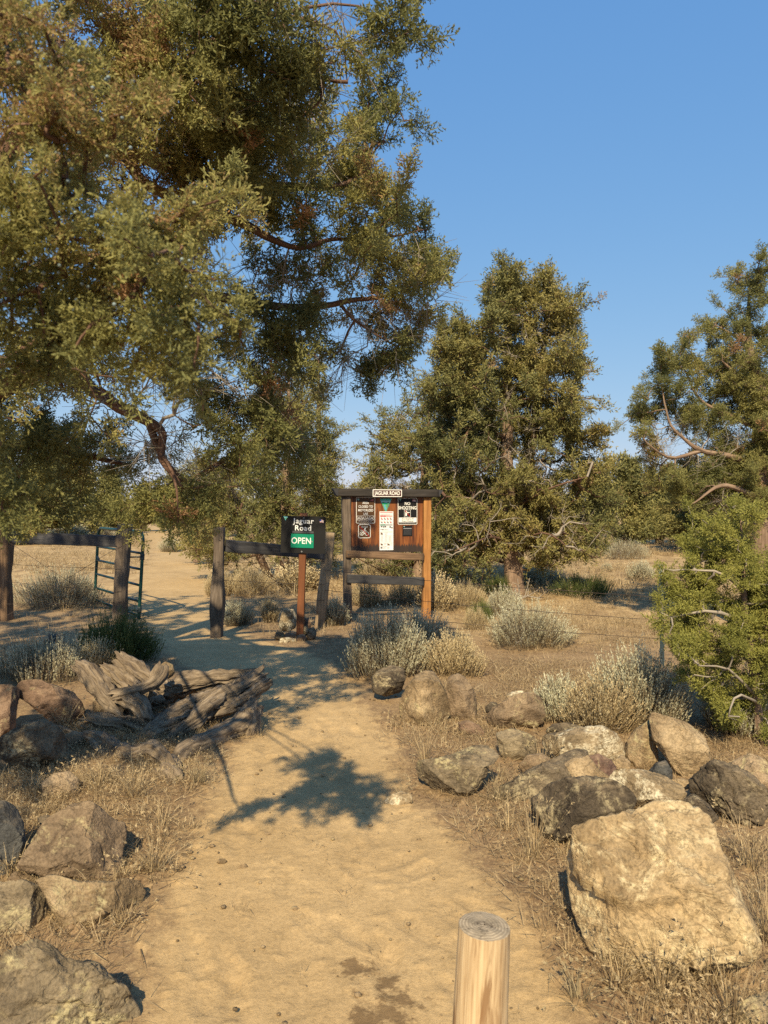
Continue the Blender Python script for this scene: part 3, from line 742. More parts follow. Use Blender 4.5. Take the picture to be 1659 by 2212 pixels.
bare1 = blob_points(zone([(1060, 1010, 120, 60), (1200, 1040, 90, 60), (1020, 1120, 110, 60), (1180, 1150, 100, 60), (1100, 900, 110, 60), (1150, 720, 90, 90), (1240, 1120, 60, 60), (960, 1180, 70, 40)], D1 - .6, .9, .0056), r2, thr=-1)
juniper(m1, tr, lim, p1, bare1, 1, 6, 'jun_mid', 31, tip=.005, size=.9, up=.35, k=4, dead_tip=.006, tint0=.52)

g = G(905, 1262); D2 = g[1]
m2 = thing('juniper_tree', 'broad bushy juniper with bare grey lower twigs crowding the tall twin-trunked one', 'tree', tuple(g))
tr = [LP((905, 1275, D2, .22), (905, 1220, D2, .16), (912, 1100, D2, .12), (920, 980, D2, .07), (930, 870, D2, .02))]
bl = zone([(930, 880, 45, 35), (890, 930, 55, 40), (960, 930, 50, 45), (850, 970, 40, 40), (910, 1000, 90, 45), (830, 1030, 40, 45), (980, 1010, 50, 60), (880, 1080, 90, 45), (805, 1030, 22, 25), (815, 1085, 30, 40), (950, 1100, 70, 50),
           (870, 1150, 90, 45), (960, 1170, 60, 40), (820, 1160, 40, 40), (930, 1205, 60, 22), (870, 1215, 80, 25), (980, 1215, 50, 24), (960, 1190, 60, 40)], D2, .9, .024)
p2 = blob_points(bl, r2, thr=-.15, nf=1.2, sprig=(.3, .65, .5), upb=.6)
bare2 = blob_points(zone([(900, 930, 70, 50), (950, 1040, 80, 60), (960, 1140, 60, 70), (870, 1050, 80, 60), (960, 1195, 60, 40)], D2 - .9, .5, .006), r2, thr=-1)
juniper(m2, tr, [], p2, bare2, 1, 6, 'jun_mid', 37, tip=.005, size=1.0, up=.3, k=4, dead_tip=.007, tint0=.47)

g = G(612, 1250); D3 = g[1]
m3 = thing('juniper_tree', 'dense olive juniper bush-tree rising behind the open road sign and fence', 'tree', tuple(g))
tr = [LP((612, 1260, D3, .2), (610, 1180, D3, .15), (620, 1000, D3, .1), (625, 800, D3, .015)), LP((585, 1255, D3, .1), (560, 1200, D3 - .5, .08), (520, 1100, D3 - .6, .02))]
bl = zone([(625, 800, 18, 30), (590, 830, 28, 30), (610, 860, 45, 40), (570, 910, 45, 40), (655, 890, 40, 45), (620, 950, 80, 50), (690, 960, 35, 50), (540, 980, 50, 45), (650, 1030, 80, 50), (705, 1040, 32, 50), (560, 1060, 80, 50),
           (500, 1050, 35, 40), (480, 1120, 45, 45), (610, 1120, 90, 45), (700, 1110, 35, 45), (540, 1170, 80, 45), (640, 1190, 70, 35), (460, 1180, 40, 40), (700, 1180, 40, 40), (480, 1215, 60, 25)], D3, .9, .026)
bl = [(u, v, d - .2, ru, rv, .3 + ru * 1.3 * d / F, n) for u, v, d, ru, rv, _, n in bl]
p3_ = blob_points(bl, r2, thr=-.25, nf=1.2, sprig=(.35, .7, .6), upb=.8)
bare3 = blob_points(zone([(650, 1200, 70, 35), (600, 1190, 60, 35), (570, 880, 40, 60)], D3 - .9, .4, .008), r2, thr=-1)
juniper(m3, tr, [], p3_, bare3, 1, 6, 'jun_mid', 41, tip=.005, size=1.05, up=.4, k=4, dead_tip=.006, tint0=.5)

g = G(690, 1205)
m4 = thing('juniper_tree', 'slender sparse juniper spire showing above the dense bush-tree behind the road sign', 'tree', tuple(g))
D4 = g[1]
tr = [LP((690, 1210, D4, .2), (690, 1000, D4, .13), (688, 850, D4, .06), (690, 760, D4, .01))]
bl = zone([(690, 785, 14, 22), (682, 825, 20, 25), (698, 860, 18, 28), (685, 905, 24, 28), (705, 930, 22, 30), (690, 980, 36, 40), (690, 1060, 50, 50)], D4, .7, .03)
juniper(m4, tr, [], blob_points(bl, r2, thr=-.3, nf=.9), None, 1, 5, 'jun_mid', 43, tip=.006, size=1.35, up=.3, k=4, tint0=.5)

g = np.array([P(420, 1106, 22)[0], 22., 0]); g[2] = ground_z(g[0], g[1])
m5 = thing('juniper_tree', 'low yellow-green juniper thicket beside the trail beyond the gate opening', 'tree', tuple(g))
tr = [LP((425, 1215, 22, .12), (425, 1150, 22, .1), (430, 1010, 22, .02))]
bl = zone([(440, 1000, 40, 30), (400, 1040, 35, 30), (450, 1060, 50, 35), (400, 1100, 40, 30), (440, 1130, 50, 35), (410, 1165, 30, 25), (450, 1180, 40, 22)], 22, .9, .02)
juniper(m5, tr, [], blob_points(bl, r2, thr=-.3, nf=.9), None, 1, 5, 'jun_mid', 45, tip=.006, size=1.3, up=.3, k=4, tint0=.6)

# tall juniper at the right edge
D5 = 9.6
g = np.array([P(1648, 1106, D5)[0], D5, 0]); g[2] = ground_z(g[0], g[1])
m6 = thing('juniper_tree', 'tall open juniper with pointed top and spreading limbs above the young juniper', 'tree', tuple(g))
tr = [LP(('w', g[0], g[1], g[2] - .1, .24), (1645, 1200, D5, .18), (1645, 1000, D5, .14), (1645, 900, D5, .11), (1638, 830, D5, .08), (1617, 745, D5, .05), (1617, 680, D5, .03), (1620, 595, D5, .006))]
lim = [LP((1645, 1010, D5, .055), (1575, 985, D5 - .1, .04), (1515, 973, D5 - .2, .032), (1480, 950, D5 - .2, .024), (1448, 915, D5 - .2, .017), (1430, 850, D5 - .2, .009), (1428, 800, D5 - .2, .006)),
       LP((1645, 930, D5, .045), (1580, 898, D5, .032), (1540, 880, D5, .025), (1500, 850, D5, .018), (1480, 800, D5, .009), (1474, 750, D5, .005)),
       LP((1515, 973, D5 - .2, .03), (1450, 990, D5 - .2, .02), (1400, 960, D5 - .3, .008)), LP((1645, 1080, D5, .05), (1560, 1050, D5 - .4, .03), (1500, 1090, D5 - .5, .01)),
       LP((1640, 860, D5, .05), (1590, 810, D5 - .2, .03), (1560, 780, D5 - .3, .01)), LP((1620, 745, D5, .03), (1580, 720, D5, .02), (1550, 700, D5, .006))]
bl = zone([(1619, 615, 26, 32), (1640, 640, 16, 24), (1614, 680, 34, 26), (1560, 700, 26, 26), (1578, 735, 22, 24), (1640, 730, 30, 26), (1474, 757, 14, 22), (1465, 788, 30, 20), (1428, 808, 20, 26), (1417, 851, 24, 18), (1465, 843, 30, 24), (1520, 800, 18, 22),
           (1565, 795, 42, 28), (1620, 790, 40, 25), (1560, 840, 45, 28), (1640, 830, 25, 40), (1390, 892, 32, 20), (1385, 932, 24, 20), (1415, 905, 22, 20), (1490, 912, 36, 22), (1545, 905, 40, 25), (1511, 945, 30, 18), (1412, 975, 20, 22), (1600, 900, 45, 28), (1640, 930, 30, 40),
           (1441, 1020, 26, 24), (1463, 1060, 32, 26), (1517, 1018, 34, 18), (1592, 990, 60, 30), (1592, 1045, 68, 34), (1530, 1070, 36, 24), (1640, 1090, 40, 40), (1580, 1100, 50, 26), (1680, 900, 50, 120), (1690, 1080, 60, 90)], D5, .45, .04)
p6 = blob_points(bl, r2, thr=-.2, nf=2.0, sprig=(.16, .38, .25), upb=.6)
bare6 = blob_points(zone([(1450, 940, 50, 40), (1530, 1000, 50, 30), (1440, 960, 40, 40), (1600, 770, 40, 40), (1545, 1080, 50, 40), (1560, 960, 60, 30)], D5 - .1, .3, .010), r2, thr=-1)
juniper(m6, tr, lim, p6, bare6, 0, 5, 'jun', 51, tip=.003, size=1.25, up=.45, k=5, tint0=.55, limb_mat='bark')

# young juniper
D6 = 4.9
g = np.array([P(1640, 1106, D6 + .1)[0], D6 + .1, 0]); g[2] = ground_z(g[0], g[1])
m7 = thing('juniper_tree', 'young bright green juniper growing beside the steel fence post above the sagebrush', 'tree', tuple(g))
tr = [LP(('w', g[0], g[1], g[2] - .08, .035), (1632, 1480, D6, .03), (1612, 1350, D6, .025), (1605, 1230, D6, .016), (1600, 1110, D6, .005))]
lim = [LP((1628, 1500, D6, .014), (1600, 1470, D6 - .1, .011), (1560, 1440, D6 - .15, .007), (1510, 1440, D6 - .2, .005)), LP((1640, 1520, D6, .012), (1590, 1500, D6 - .3, .008), (1575, 1545, D6 - .35, .004)),
       LP((1612, 1350, D6, .02), (1540, 1320, D6 - .1, .012), (1450, 1340, D6 - .1, .005)), LP((1608, 1280, D6, .018), (1560, 1240, D6 - .1, .01), (1480, 1230, D6, .005))]
bl = zone([(1597, 1118, 20, 24), (1576, 1160, 44, 28), (1600, 1190, 40, 28), (1545, 1180, 30, 22), (1500, 1212, 36, 26), (1590, 1215, 50, 30), (1452, 1275, 36, 24), (1534, 1262, 46, 28), (1618, 1250, 40, 34), (1506, 1312, 60, 30), (1590, 1320, 60, 34),
           (1440, 1365, 32, 24), (1506, 1372, 52, 26), (1590, 1390, 54, 30), (1506, 1422, 46, 22), (1562, 1448, 44, 22), (1520, 1486, 44, 20), (1573, 1545, 15, 16), (1555, 1515, 30, 18), (1640, 1392, 50, 60), (1660, 1300, 40, 90), (1650, 1450, 30, 30), (1620, 1500, 44, 34), (1655, 1560, 30, 40), (1590, 1450, 30, 20)], D6, .22, .022)
p7 = blob_points(bl, r2, thr=-.2, nf=4.5, sprig=(.08, .20, .13), upb=.45)
juniper(m7, tr, lim, p7, None, 0, 6, 'jun_young', 53, tip=.0022, size=.78, up=.45, k=5, tint0=.45, limb_mat='twig_grey')

# far trees: three models, copied
def far_model(seed, w, h, lab, loc, mat='jun_mid'):
    o = thing('juniper_tree', lab, 'tree', loc)
    r = np.random.default_rng(seed); L = np.array(loc)
    bs = []
    for k in range(16):
        t = r.uniform(.12, 1); rad = w * (1.05 - .75 * t) * r.uniform(.5, 1)
        a = r.uniform(0, 6.28)
        bs.append(('w', L + np.array([math.cos(a) * rad * .6, math.sin(a) * rad * .6, t * h * .93]), (w * .42, w * .42, h * .13), 26))
    bs.append(('w', L + np.array([0, 0, h * .9]), (w * .22, w * .22, h * .1), 14))
    trk = [[[*(L + [0, 0, -.1]), .2], [*(L + [.03, 0, h * .4]), .12], [*(L + [0, .04, h * .95]), .02]]]
    return juniper(o, trk, [], blob_points(bs, r, thr=-.5, nf=.5), None, 2, 6, mat, seed, tip=.008, size=.8, up=.3, k=3, tsides=8, tint0=.5, tvar=.2)
FG = 'junipers scattered beyond the fence'
far = [  # u, depth, height, width factor, model, label
    (1355, 27, 3.4, 1.0, 0, 'bushy juniper just past the tall twin-trunked one, at the edge of the golden meadow'),
    (1425, 31, 3.0, 1.1, 1, 'rounded juniper beyond the pale sagebrush clump on the meadow'),
    (1480, 26, 2.9, 1.2, 2, 'low dark juniper behind the steel fence post'),
    (1440, 55, 5.0, 1.0, 1, 'distant grey-green juniper peeking above the rounded ones'),
    (1290, 38, 3.4, 1.1, 2, 'small juniper glimpsed past the foot of the tall twin-trunked tree'),
    (1560, 24, 3.2, 1.3, 0, 'juniper seen through the limbs of the open pointed one'),
    (1640, 28, 4.0, 1.3, 1, 'dense juniper at the picture edge behind the young bright one'),
    (380, 52, 4.2, 1.1, 0, 'juniper at the far end of the trail beside the yellow meadow'),
    (310, 58, 3.6, 1.2, 1, 'pale juniper standing over the far yellow meadow, above the gate'),
    (235, 50, 4.6, 1.1, 2, 'tall juniper on the far side of the yellow meadow, above the grey rail'),
    (150, 42, 5.2, 1.2, 0, 'dark juniper behind the limb of the large old one'),
    (70, 36, 4.6, 1.2, 1, 'shaded juniper behind the old juniper trunk'),
    (470, 45, 4.6, 1.1, 2, 'juniper behind the yellow-green thicket'),
    (745, 34, 2.4, 1.2, 1, 'small juniper in the gap between road sign and noticeboard'),
    (800, 40, 3.2, 1.1, 0, 'juniper half hidden behind the noticeboard beam'),
    (1030, 30, 3.0, 1.2, 2, 'juniper glimpsed between the broad and the twin-trunked trees'),
]
protos = {}
for (u, d, h, wf, k, lab) in far:
    x = (u - CU) / F * d; loc = (x, d, ground_z(x, d))
    if k not in protos:
        o = far_model(61 + k, (1.5, 1.7, 1.35)[k], (3.6, 3.2, 3.8)[k], lab, loc); protos[k] = o
    else: o = copy_tree(protos[k])
    s = h / (3.6, 3.2, 3.8)[k]
    o.location = loc; o.scale = (s * wf, s * wf, s); o.rotation_euler = (0, 0, random.uniform(0, 6.28))
    tag(o, lab, 'tree', FG)
# the wood along the horizon
r3 = np.random.default_rng(77)
n = 900
ux = r3.uniform(-1.0, 1.0, n); dd = r3.uniform(95, 210, n)
TP = np.stack([ux * dd * .75, dd, gz(ux * dd * .75, dd)], 1)
hh = r3.uniform(2.2, 5.5, n)
per = 34
i = np.repeat(np.arange(n), per); t = r3.uniform(.05, 1, n * per)
cc = TP[i] + np.stack([r3.normal(0, 1, n * per) * (1.1 - .8 * t) * hh[i] * .28, r3.normal(0, 1, n * per) * (1.1 - .8 * t) * hh[i] * .28, t * hh[i]], 1)
v, q, a = instance(SPR[2], r3.integers(0, 14, len(cc)), rot_from_dirs(r3.normal(0, 1, (len(cc), 3)) + [0, 0, .6], r3.uniform(0, 6, len(cc))), r3.uniform(1.6, 2.6, len(cc)), cc, np.clip(.45 + r3.normal(0, .12, len(cc)), 0, .85))
o = link('distant_woods', make_mesh('distant_woods', v, q, mat=M['jun_mid'], attrs={'tint': a}))
tag(o, 'far belt of junipers along the horizon beyond the meadow', 'woods', kind='stuff')

# ------------------------------------------------------------------ rocks
ICO = {s: ico(s) for s in (4, 5, 6)}
def rock(poly, label, mat, d=None, thick=.8, seed=1, sub=5, rough=1.0, planes=8, name='rock', cat='rock', group=None, sink=1.015, cuts=(), lip=None, grow=1.07):
    poly = np.array(poly, float)
    if grow != 1: poly = (poly - [poly[:, 0].mean(), poly[:, 1].max()]) * grow + [poly[:, 0].mean(), poly[:, 1].max()]
    uc = (poly[:, 0].min() + poly[:, 0].max()) / 2; vc = (poly[:, 1].min() + poly[:, 1].max()) / 2
    cam = np.array([0, 0, H])
    r = unit(P(uc, vc, 1) - cam)
    ib = np.argmax(poly[:, 1])
    if d is None: Pb = G(*poly[ib]); tt = np.dot(Pb - cam, r) * sink
    else: tt = np.dot(P(uc, vc, d) - cam, r)
    C = cam + r * tt
    rt = unit(np.cross(r, [0, 0, 1.])); up = np.cross(rt, r)
    pl = []
    for u, v in poly:
        ray = P(u, v, 1) - cam; X = cam + ray * (tt / np.dot(ray, r)) - C
        pl.append((np.dot(X, rt), np.dot(X, up)))
    pl = np.array(pl); th = np.linspace(-math.pi, math.pi, 361)
    Rr = np.zeros(361)
    A = pl; B = np.roll(pl, -1, 0)
    for k, a in enumerate(th):
        dx, dz = math.cos(a), math.sin(a)
        e = B - A
        den = dx * e[:, 1] - dz * e[:, 0]
        with np.errstate(divide='ignore', invalid='ignore'):
            t = (A[:, 0] * e[:, 1] - A[:, 1] * e[:, 0]) / den; s = (A[:, 0] * dz - A[:, 1] * dx) / den
        ok = (t > 0) & (s >= -1e-6) & (s <= 1 + 1e-6)
        Rr[k] = t[ok].max() if ok.any() else (Rr[k - 1] if k else .1)
    ker = np.exp(-np.linspace(-2, 2, 9) ** 2); ker /= ker.sum()
    Rr = np.convolve(np.concatenate([Rr[-9:-1], Rr, Rr[1:9]]), ker, 'same')[8:-8]
    m = Rr.mean()
    dv, df = ICO[sub]
    rho = np.sqrt(dv[:, 0] ** 2 + dv[:, 2] ** 2); ang = np.arctan2(dv[:, 2], dv[:, 0])
    Ra = np.interp(ang, th, Rr)
    x = dv[:, 0] / (rho + 1e-9) * Ra * rho ** .72; z = dv[:, 2] / (rho + 1e-9) * Ra * rho ** .72
    y = np.sign(dv[:, 1]) * np.abs(dv[:, 1]) ** .8 * m * thick
    p = np.stack([x, y, z], 1)
    rr = np.random.default_rng(seed)
    s = np.array([np.abs(x).max(), m * thick, np.abs(z).max()])
    pn = p / s
    cs = [(np.array(c[:3], float), c[3]) for c in cuts]
    for k in range(int(planes * 1.9)):
        nrm = rr.normal(0, 1, 3); nrm[1] = -abs(nrm[1]) - .35 if k % 4 else abs(nrm[1]); cs.append((nrm, rr.uniform(.6, .88)))
    for nrm, o_ in cs:
        nrm = nrm / np.linalg.norm(nrm)
        ex = np.maximum(0, pn @ nrm - o_)
        pn = pn - nrm[None] * (ex * .98)[:, None]
    p = pn * s
    nd = unit(p / s)
    q = p / m * 1.0 + seed * 3.1
    ds = .05 * fbm(q * 1.1, 3, seed) + .05 * fbm(q * 3.1, 4, seed + 3, .6) - .05 * np.maximum(0, 1 - 9 * np.abs(fbm(q * 1.6 + 5, 3, seed + 9)))
    ds = ds + .018 * fbm(q * 11, 3, seed + 4, .65) + .012 * fbm(q * 30, 2, seed + 6)
    p = p + nd * (ds * m * rough)[:, None]
    for _ in range(2):
        f_ = tt / (tt + p[:, 1]); pr = np.hypot(p[:, 0], p[:, 2]) * f_; pa = np.arctan2(p[:, 2], p[:, 0])
        nb = 60; bi = np.clip(((pa + math.pi) / (2 * math.pi) * nb).astype(int), 0, nb - 1)
        mxr = np.zeros(nb); np.maximum.at(mxr, bi, pr); mxr[mxr == 0] = m
        ca = (np.arange(nb) + .5) / nb * 2 * math.pi - math.pi
        ra = np.clip(np.interp(ca, th, Rr) / mxr, .75, 1.8); ra = np.convolve(np.concatenate([ra[-2:], ra, ra[:2]]), [.1, .2, .4, .2, .1], 'valid')
        sc_ = np.interp(pa, np.concatenate([[ca[-1] - 2 * math.pi], ca, [ca[0] + 2 * math.pi]]), np.concatenate([ra[-1:], ra, ra[:1]]))
        p = p * np.stack([sc_, 1 + 0 * sc_, sc_], 1)
    if lip is not None:     # a jutting upper ledge over a stepped-back lower face
        Wl = C + p[:, :1] * rt + p[:, 1:2] * r + p[:, 2:3] * up
        uu = CU + Wl[:, 0] / Wl[:, 1] * F; vv = CV + (H - Wl[:, 2]) / Wl[:, 1] * F
        lu, lv, amt = np.array(lip).T
        nz = 5 * fbm(q * 6, 3, 77)
        e = np.clip((np.interp(uu, lu, lv) + nz - vv) / 2.5 + .5, 0, 1) * np.clip((uu + nz - lu[0]) / 2.5 + .5, 0, 1) * np.interp(uu, lu, amt) * (p[:, 1] < .02)
        p = p - np.stack([0 * e, e, -e * .15], 1)
    W = p[:, :1] * rt + p[:, 1:2] * r + p[:, 2:3] * up
    o = link(name, make_mesh(name, W, T=df, mat=M[mat], smooth=True), None, tuple(C))
    return tag(o, label, cat, group)
def zA(l): return [(702 + .3255 * a, 1242 + .3255 * b) for a, b in l]
def zB(l): return [(1026 + .3815 * a, 1404 + .3815 * b) for a, b in l]
def zC(l): return [(1026 + .3815 * a, 1728 + .3815 * b) for a, b in l]
def zD(l): return [(.3906 * a, 1674 + .3906 * b) for a, b in l]
def zE(l): return [(.3906 * a, 1350 + .3906 * b) for a, b in l]
def z5(l): return [(432 + .3255 * a, 999 + .3255 * b) for a, b in l]
GR, GL, GS = 'boulders piled on the sunny side of the trail', 'boulders lining the trail below the stump', 'stones heaped round the road sign post'
rock(zA([(500, 900), (505, 840), (545, 760), (600, 690), (660, 655), (720, 660), (760, 720), (800, 800), (820, 900), (815, 950), (760, 990), (680, 1005), (580, 995), (520, 970)]), 'upright tan boulder with pale lichen on its crown, in front of the big sagebrush', 'r_tan', seed=1, planes=5, group=GR)
rock(zA([(810, 800), (820, 700), (870, 672), (920, 685), (960, 740), (995, 790), (1005, 900), (1005, 980), (960, 985), (880, 985), (840, 940), (815, 900)]), 'narrow upright boulder leaning beside the tan lichen-crowned one', 'r_brown', seed=2, group=GR)
rock(zA([(885, 985), (950, 970), (1020, 1000), (1055, 1045), (1040, 1075), (980, 1085), (930, 1080), (905, 1040)]), 'small reddish stone at the foot of the narrow upright boulder', 'r_red', seed=3, sub=4, thick=.6, group=GR)
rock(zA([(1085, 960), (1085, 920), (1130, 880), (1190, 850), (1250, 810), (1330, 790), (1400, 800), (1440, 860), (1455, 930), (1440, 990), (1390, 1020), (1300, 1010), (1180, 1040), (1110, 1020)]), 'wide brown boulder with undercut base, alone on bare soil by the small sagebrush', 'r_brown', seed=4, group=GR)
rock(zA([(1065, 880), (1100, 848), (1140, 850), (1148, 890), (1100, 925), (1070, 915)]), 'small dark stone touching the wide brown boulder', 'r_dark', d=5.35, seed=5, sub=4, group=GR)
rock(zA([(1205, 800), (1250, 775), (1310, 770), (1330, 810), (1280, 840), (1215, 835)]), 'little lichen-speckled stone peeping over the wide brown boulder', 'r_lichen', d=5.6, seed=6, sub=4, group=GR)
rock(zA([(625, 1240), (740, 1225), (850, 1205), (960, 1150), (1040, 1140), (1120, 1180), (1160, 1230), (1100, 1260), (1060, 1350), (1000, 1440), (940, 1480), (850, 1478), (760, 1450), (690, 1400), (630, 1350), (620, 1290)]), 'flat-topped grey boulder at the trail edge, tapering to a rounded base', 'r_grey', seed=7, sub=6, planes=4, thick=.75, group=GR, cuts=((0, -.5, 1, .5),))
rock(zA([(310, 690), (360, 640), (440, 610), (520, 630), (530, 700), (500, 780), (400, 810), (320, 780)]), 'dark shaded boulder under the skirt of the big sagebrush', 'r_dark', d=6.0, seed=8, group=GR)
rock(zA([(1140, 1060), (1250, 1030), (1340, 1060), (1400, 1100), (1400, 1200), (1350, 1260), (1250, 1250), (1170, 1200)]), 'dusty dark grey boulder between the flat-topped one and the lichen-covered one', 'r_grey', d=4.62, seed=9, group=GR)
rock(zB([(395, 560), (400, 490), (550, 462), (640, 445), (720, 440), (790, 480), (830, 540), (840, 610), (830, 670), (700, 690), (560, 640), (450, 600)]), 'pale boulder blotched all over with white lichen', 'r_lichen', d=4.55, seed=10, group=GR)
rock(zB([(410, 470), (440, 425), (520, 415), (620, 440), (640, 480), (560, 500), (430, 490)]), 'flat dark slab behind the lichen-blotched boulder', 'r_dark', d=4.95, seed=11, sub=4, group=GR)
rock(zB([(845, 600), (855, 540), (900, 470), (985, 405), (1005, 500), (1030, 580), (1035, 640), (980, 690), (900, 685), (850, 670)]), 'tan boulder with a sloping side, split from its taller neighbour by a dark crack', 'r_tan', d=4.5, seed=12, planes=5, group=GR, cuts=((-.6, -1, .3, .6),))
rock(zB([(990, 410), (1010, 370), (1100, 395), (1200, 430), (1290, 500), (1320, 580), (1330, 650), (1250, 720), (1190, 735), (1130, 690), (1070, 600), (1010, 520)]), 'tall pointed tan boulder leaning by the dark crack below the young juniper', 'r_tan', d=4.35, seed=13, sub=6, planes=4, group=GR, cuts=((.2, -1, .35, .55),))
rock(zB([(135, 800), (250, 720), (420, 640), (520, 590), (600, 570), (640, 590), (600, 720), (520, 800), (400, 900), (320, 960), (200, 950), (150, 900)]), 'long dark lichen-patched boulder sloping down to the trail', 'r_dark', d=4.0, seed=14, sub=6, planes=5, group=GR)
rock(zB([(490, 740), (490, 660), (560, 620), (640, 605), (700, 680), (760, 720), (750, 775), (620, 760)]), 'tan rounded rock wedged behind the dark front boulder', 'r_tan', d=3.95, seed=15, group=GR)
rock(zB([(630, 615), (700, 597), (770, 630), (808, 690), (790, 740), (750, 780), (680, 710)]), 'dull maroon rock wedged next to the tan rounded one', 'r_maroon', d=4.05, seed=16, group=GR)
rock(zB([(330, 860), (420, 780), (520, 745), (640, 735), (760, 750), (850, 800), (900, 860), (900, 920), (760, 980), (640, 1010), (560, 1060), (520, 1130), (420, 1110), (400, 1070), (360, 980), (330, 930)]), 'large dark pitted boulder against the biggest pale one', 'r_dark', seed=17, sub=6, planes=5, thick=.9, group=GR)
rock(zB([(760, 760), (800, 685), (950, 690), (1060, 720), (1170, 780), (1190, 830), (1160, 900), (1000, 930), (890, 920), (820, 850)]), 'two-toned boulder, one face blue-grey and one speckled with cream lichen', 'r_lichen', d=3.75, seed=18, sub=6, planes=4, group=GR, cuts=((-.7, -1, .2, .45), (.6, -1, .5, .5)))
rock(zB([(985, 700), (1020, 650), (1080, 630), (1115, 690), (1115, 745), (1040, 760)]), 'small blue-grey rock in the gap below the pointed tan boulder', 'r_black', d=4.0, seed=19, sub=4, group=GR)
rock(zB([(1100, 740), (1180, 730), (1230, 750), (1220, 790), (1120, 790)]), 'thin tan slab lying in the gap beside the small blue-grey rock', 'r_tan', d=3.95, seed=29, sub=4, thick=.5, group=GR)
rock(zB([(1220, 750), (1280, 690), (1350, 640), (1450, 660), (1560, 720), (1640, 790), (1670, 900), (1620, 1000), (1420, 990), (1380, 930), (1300, 880), (1230, 830)]), 'lumpy dark brown boulder with knobbly ridges', 'r_dark', d=3.7, seed=20, sub=6, rough=2.0, planes=5, group=GR)
rock(zB([(1440, 660), (1500, 620), (1560, 600), (1620, 620), (1700, 690), (1720, 800), (1620, 830), (1500, 760)]), 'dusty brown boulder behind the lumpy knobbly one', 'r_brown', d=4.1, seed=21, group=GR)
rock(zB([(250, 660), (300, 600), (380, 590), (430, 630), (380, 690), (280, 700)]), 'dusty brown rock tucked behind the long dark boulder', 'r_brown', d=4.3, seed=51, sub=4, group=GR)
rock(zB([(780, 640), (830, 600), (880, 640), (870, 720), (800, 730)]), 'small tan rock squeezed in front of the split tan boulder', 'r_tan', d=4.15, seed=52, sub=4, group=GR)
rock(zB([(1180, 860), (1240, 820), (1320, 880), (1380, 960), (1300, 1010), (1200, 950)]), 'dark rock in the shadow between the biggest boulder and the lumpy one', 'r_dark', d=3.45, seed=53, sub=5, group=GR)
rock(zC([(525, 270), (545, 200), (640, 150), (760, 110), (900, 60), (1000, 15), (1150, 0), (1250, 30), (1340, 90), (1375, 170), (1400, 260), (1470, 420), (1520, 560), (1600, 700), (1640, 830), (1600, 930), (1480, 965), (1300, 970), (1100, 970), (900, 980), (720, 960), (660, 900), (610, 760), (550, 640), (525, 540), (520, 400)]),
     'biggest boulder, pale yellow-tan with a jutting upper lip, dry grass at its foot', 'r_big', seed=22, sub=6, planes=2, thick=.62, group=GR, grow=1.0, rough=1.0, cuts=((.1, -1, .9, .62), (0, -1, -.25, .72), (-1, -.6, -.4, .72)), lip=[(1026 + .3815 * a, 1728 + .3815 * b, c) for a, b, c in ((560, 300, .12), (575, 420, .12), (620, 490, .12), (700, 530, .11), (770, 580, .08), (900, 610, .03), (1100, 590, .02), (1300, 560, 0), (1600, 560, 0))])
rock(zC([(1330, 1300), (1420, 1190), (1560, 1120), (1680, 1090), (1760, 1200), (1700, 1330), (1450, 1350)]), 'grey-brown boulder cut off by the bottom corner near the dry grass', 'r_grey', d=2.2, seed=23, group=GR)
rock(zC([(1560, 1090), (1600, 1000), (1660, 905), (1740, 900), (1760, 1080), (1660, 1130)]), 'dark rough rock behind the corner boulder', 'r_dark', d=2.45, seed=24, group=GR)
rock(zD([(105, 510), (150, 440), (260, 270), (400, 190), (500, 172), (560, 215), (600, 260), (680, 285), (690, 340), (665, 450), (650, 560), (620, 640), (540, 655), (440, 640), (330, 600), (200, 560), (120, 540)]), 'big brown angular boulder balanced on a flat tan one', 'r_brown', d=3.12, seed=25, sub=6, planes=5, thick=.7, group=GL, cuts=((.9, -.6, .1, .62), (-.35, -1, .5, .55)))
rock(zD([(200, 590), (300, 560), (440, 600), (620, 600), (680, 580), (760, 600), (800, 660), (765, 720), (760, 830), (640, 850), (500, 840), (360, 865), (310, 780), (240, 650)]), 'flat tan boulder underneath the big angular one', 'r_tan', seed=26, sub=6, planes=3, thick=.6, group=GL, cuts=((0, -1, .35, .6),))
rock(zD([(-60, 640), (60, 610), (150, 608), (220, 640), (255, 700), (270, 800), (265, 920), (200, 980), (100, 1010), (-60, 1050)]), 'grey speckled boulder beside the flat tan one at the picture edge', 'r_grey', d=2.75, seed=27, sub=6, planes=4, group=GL)
rock(zD([(-60, 1060), (90, 990), (180, 930), (270, 950), (380, 1040), (450, 1060), (520, 1050), (600, 1120), (700, 1190), (750, 1290), (755, 1360), (700, 1440), (300, 1480), (-60, 1480)]), 'rugged grey boulder with jagged ridges in the bottom corner', 'r_grey', d=2.2, seed=28, sub=6, rough=1.9, planes=7, thick=.6, group=GL)
rock(zD([(-70, 190), (30, 165), (90, 200), (130, 290), (140, 400), (100, 500), (40, 560), (-70, 620)]), 'smooth blue-black boulder half out of the picture edge', 'r_black', d=3.2, seed=30, sub=5, planes=3, group=GL)
rock(zD([(40, 590), (90, 540), (200, 560), (230, 640), (150, 680), (60, 650)]), 'brown rock wedged between the grey speckled and the big angular boulder', 'r_brown', d=3.05, seed=54, sub=4, group=GL)
rock(zE([(350, 620), (420, 590), (470, 640), (450, 720), (380, 720)]), 'small brown rock among straw at the foot of the stump', 'r_brown', d=4.85, seed=55, sub=4, group=GL)
rock(zD([(210, 240), (260, 225), (330, 250), (320, 300), (240, 310)]), 'small dark stone in the gap behind the big angular boulder', 'r_dark', d=3.5, seed=39, sub=4, group=GL)
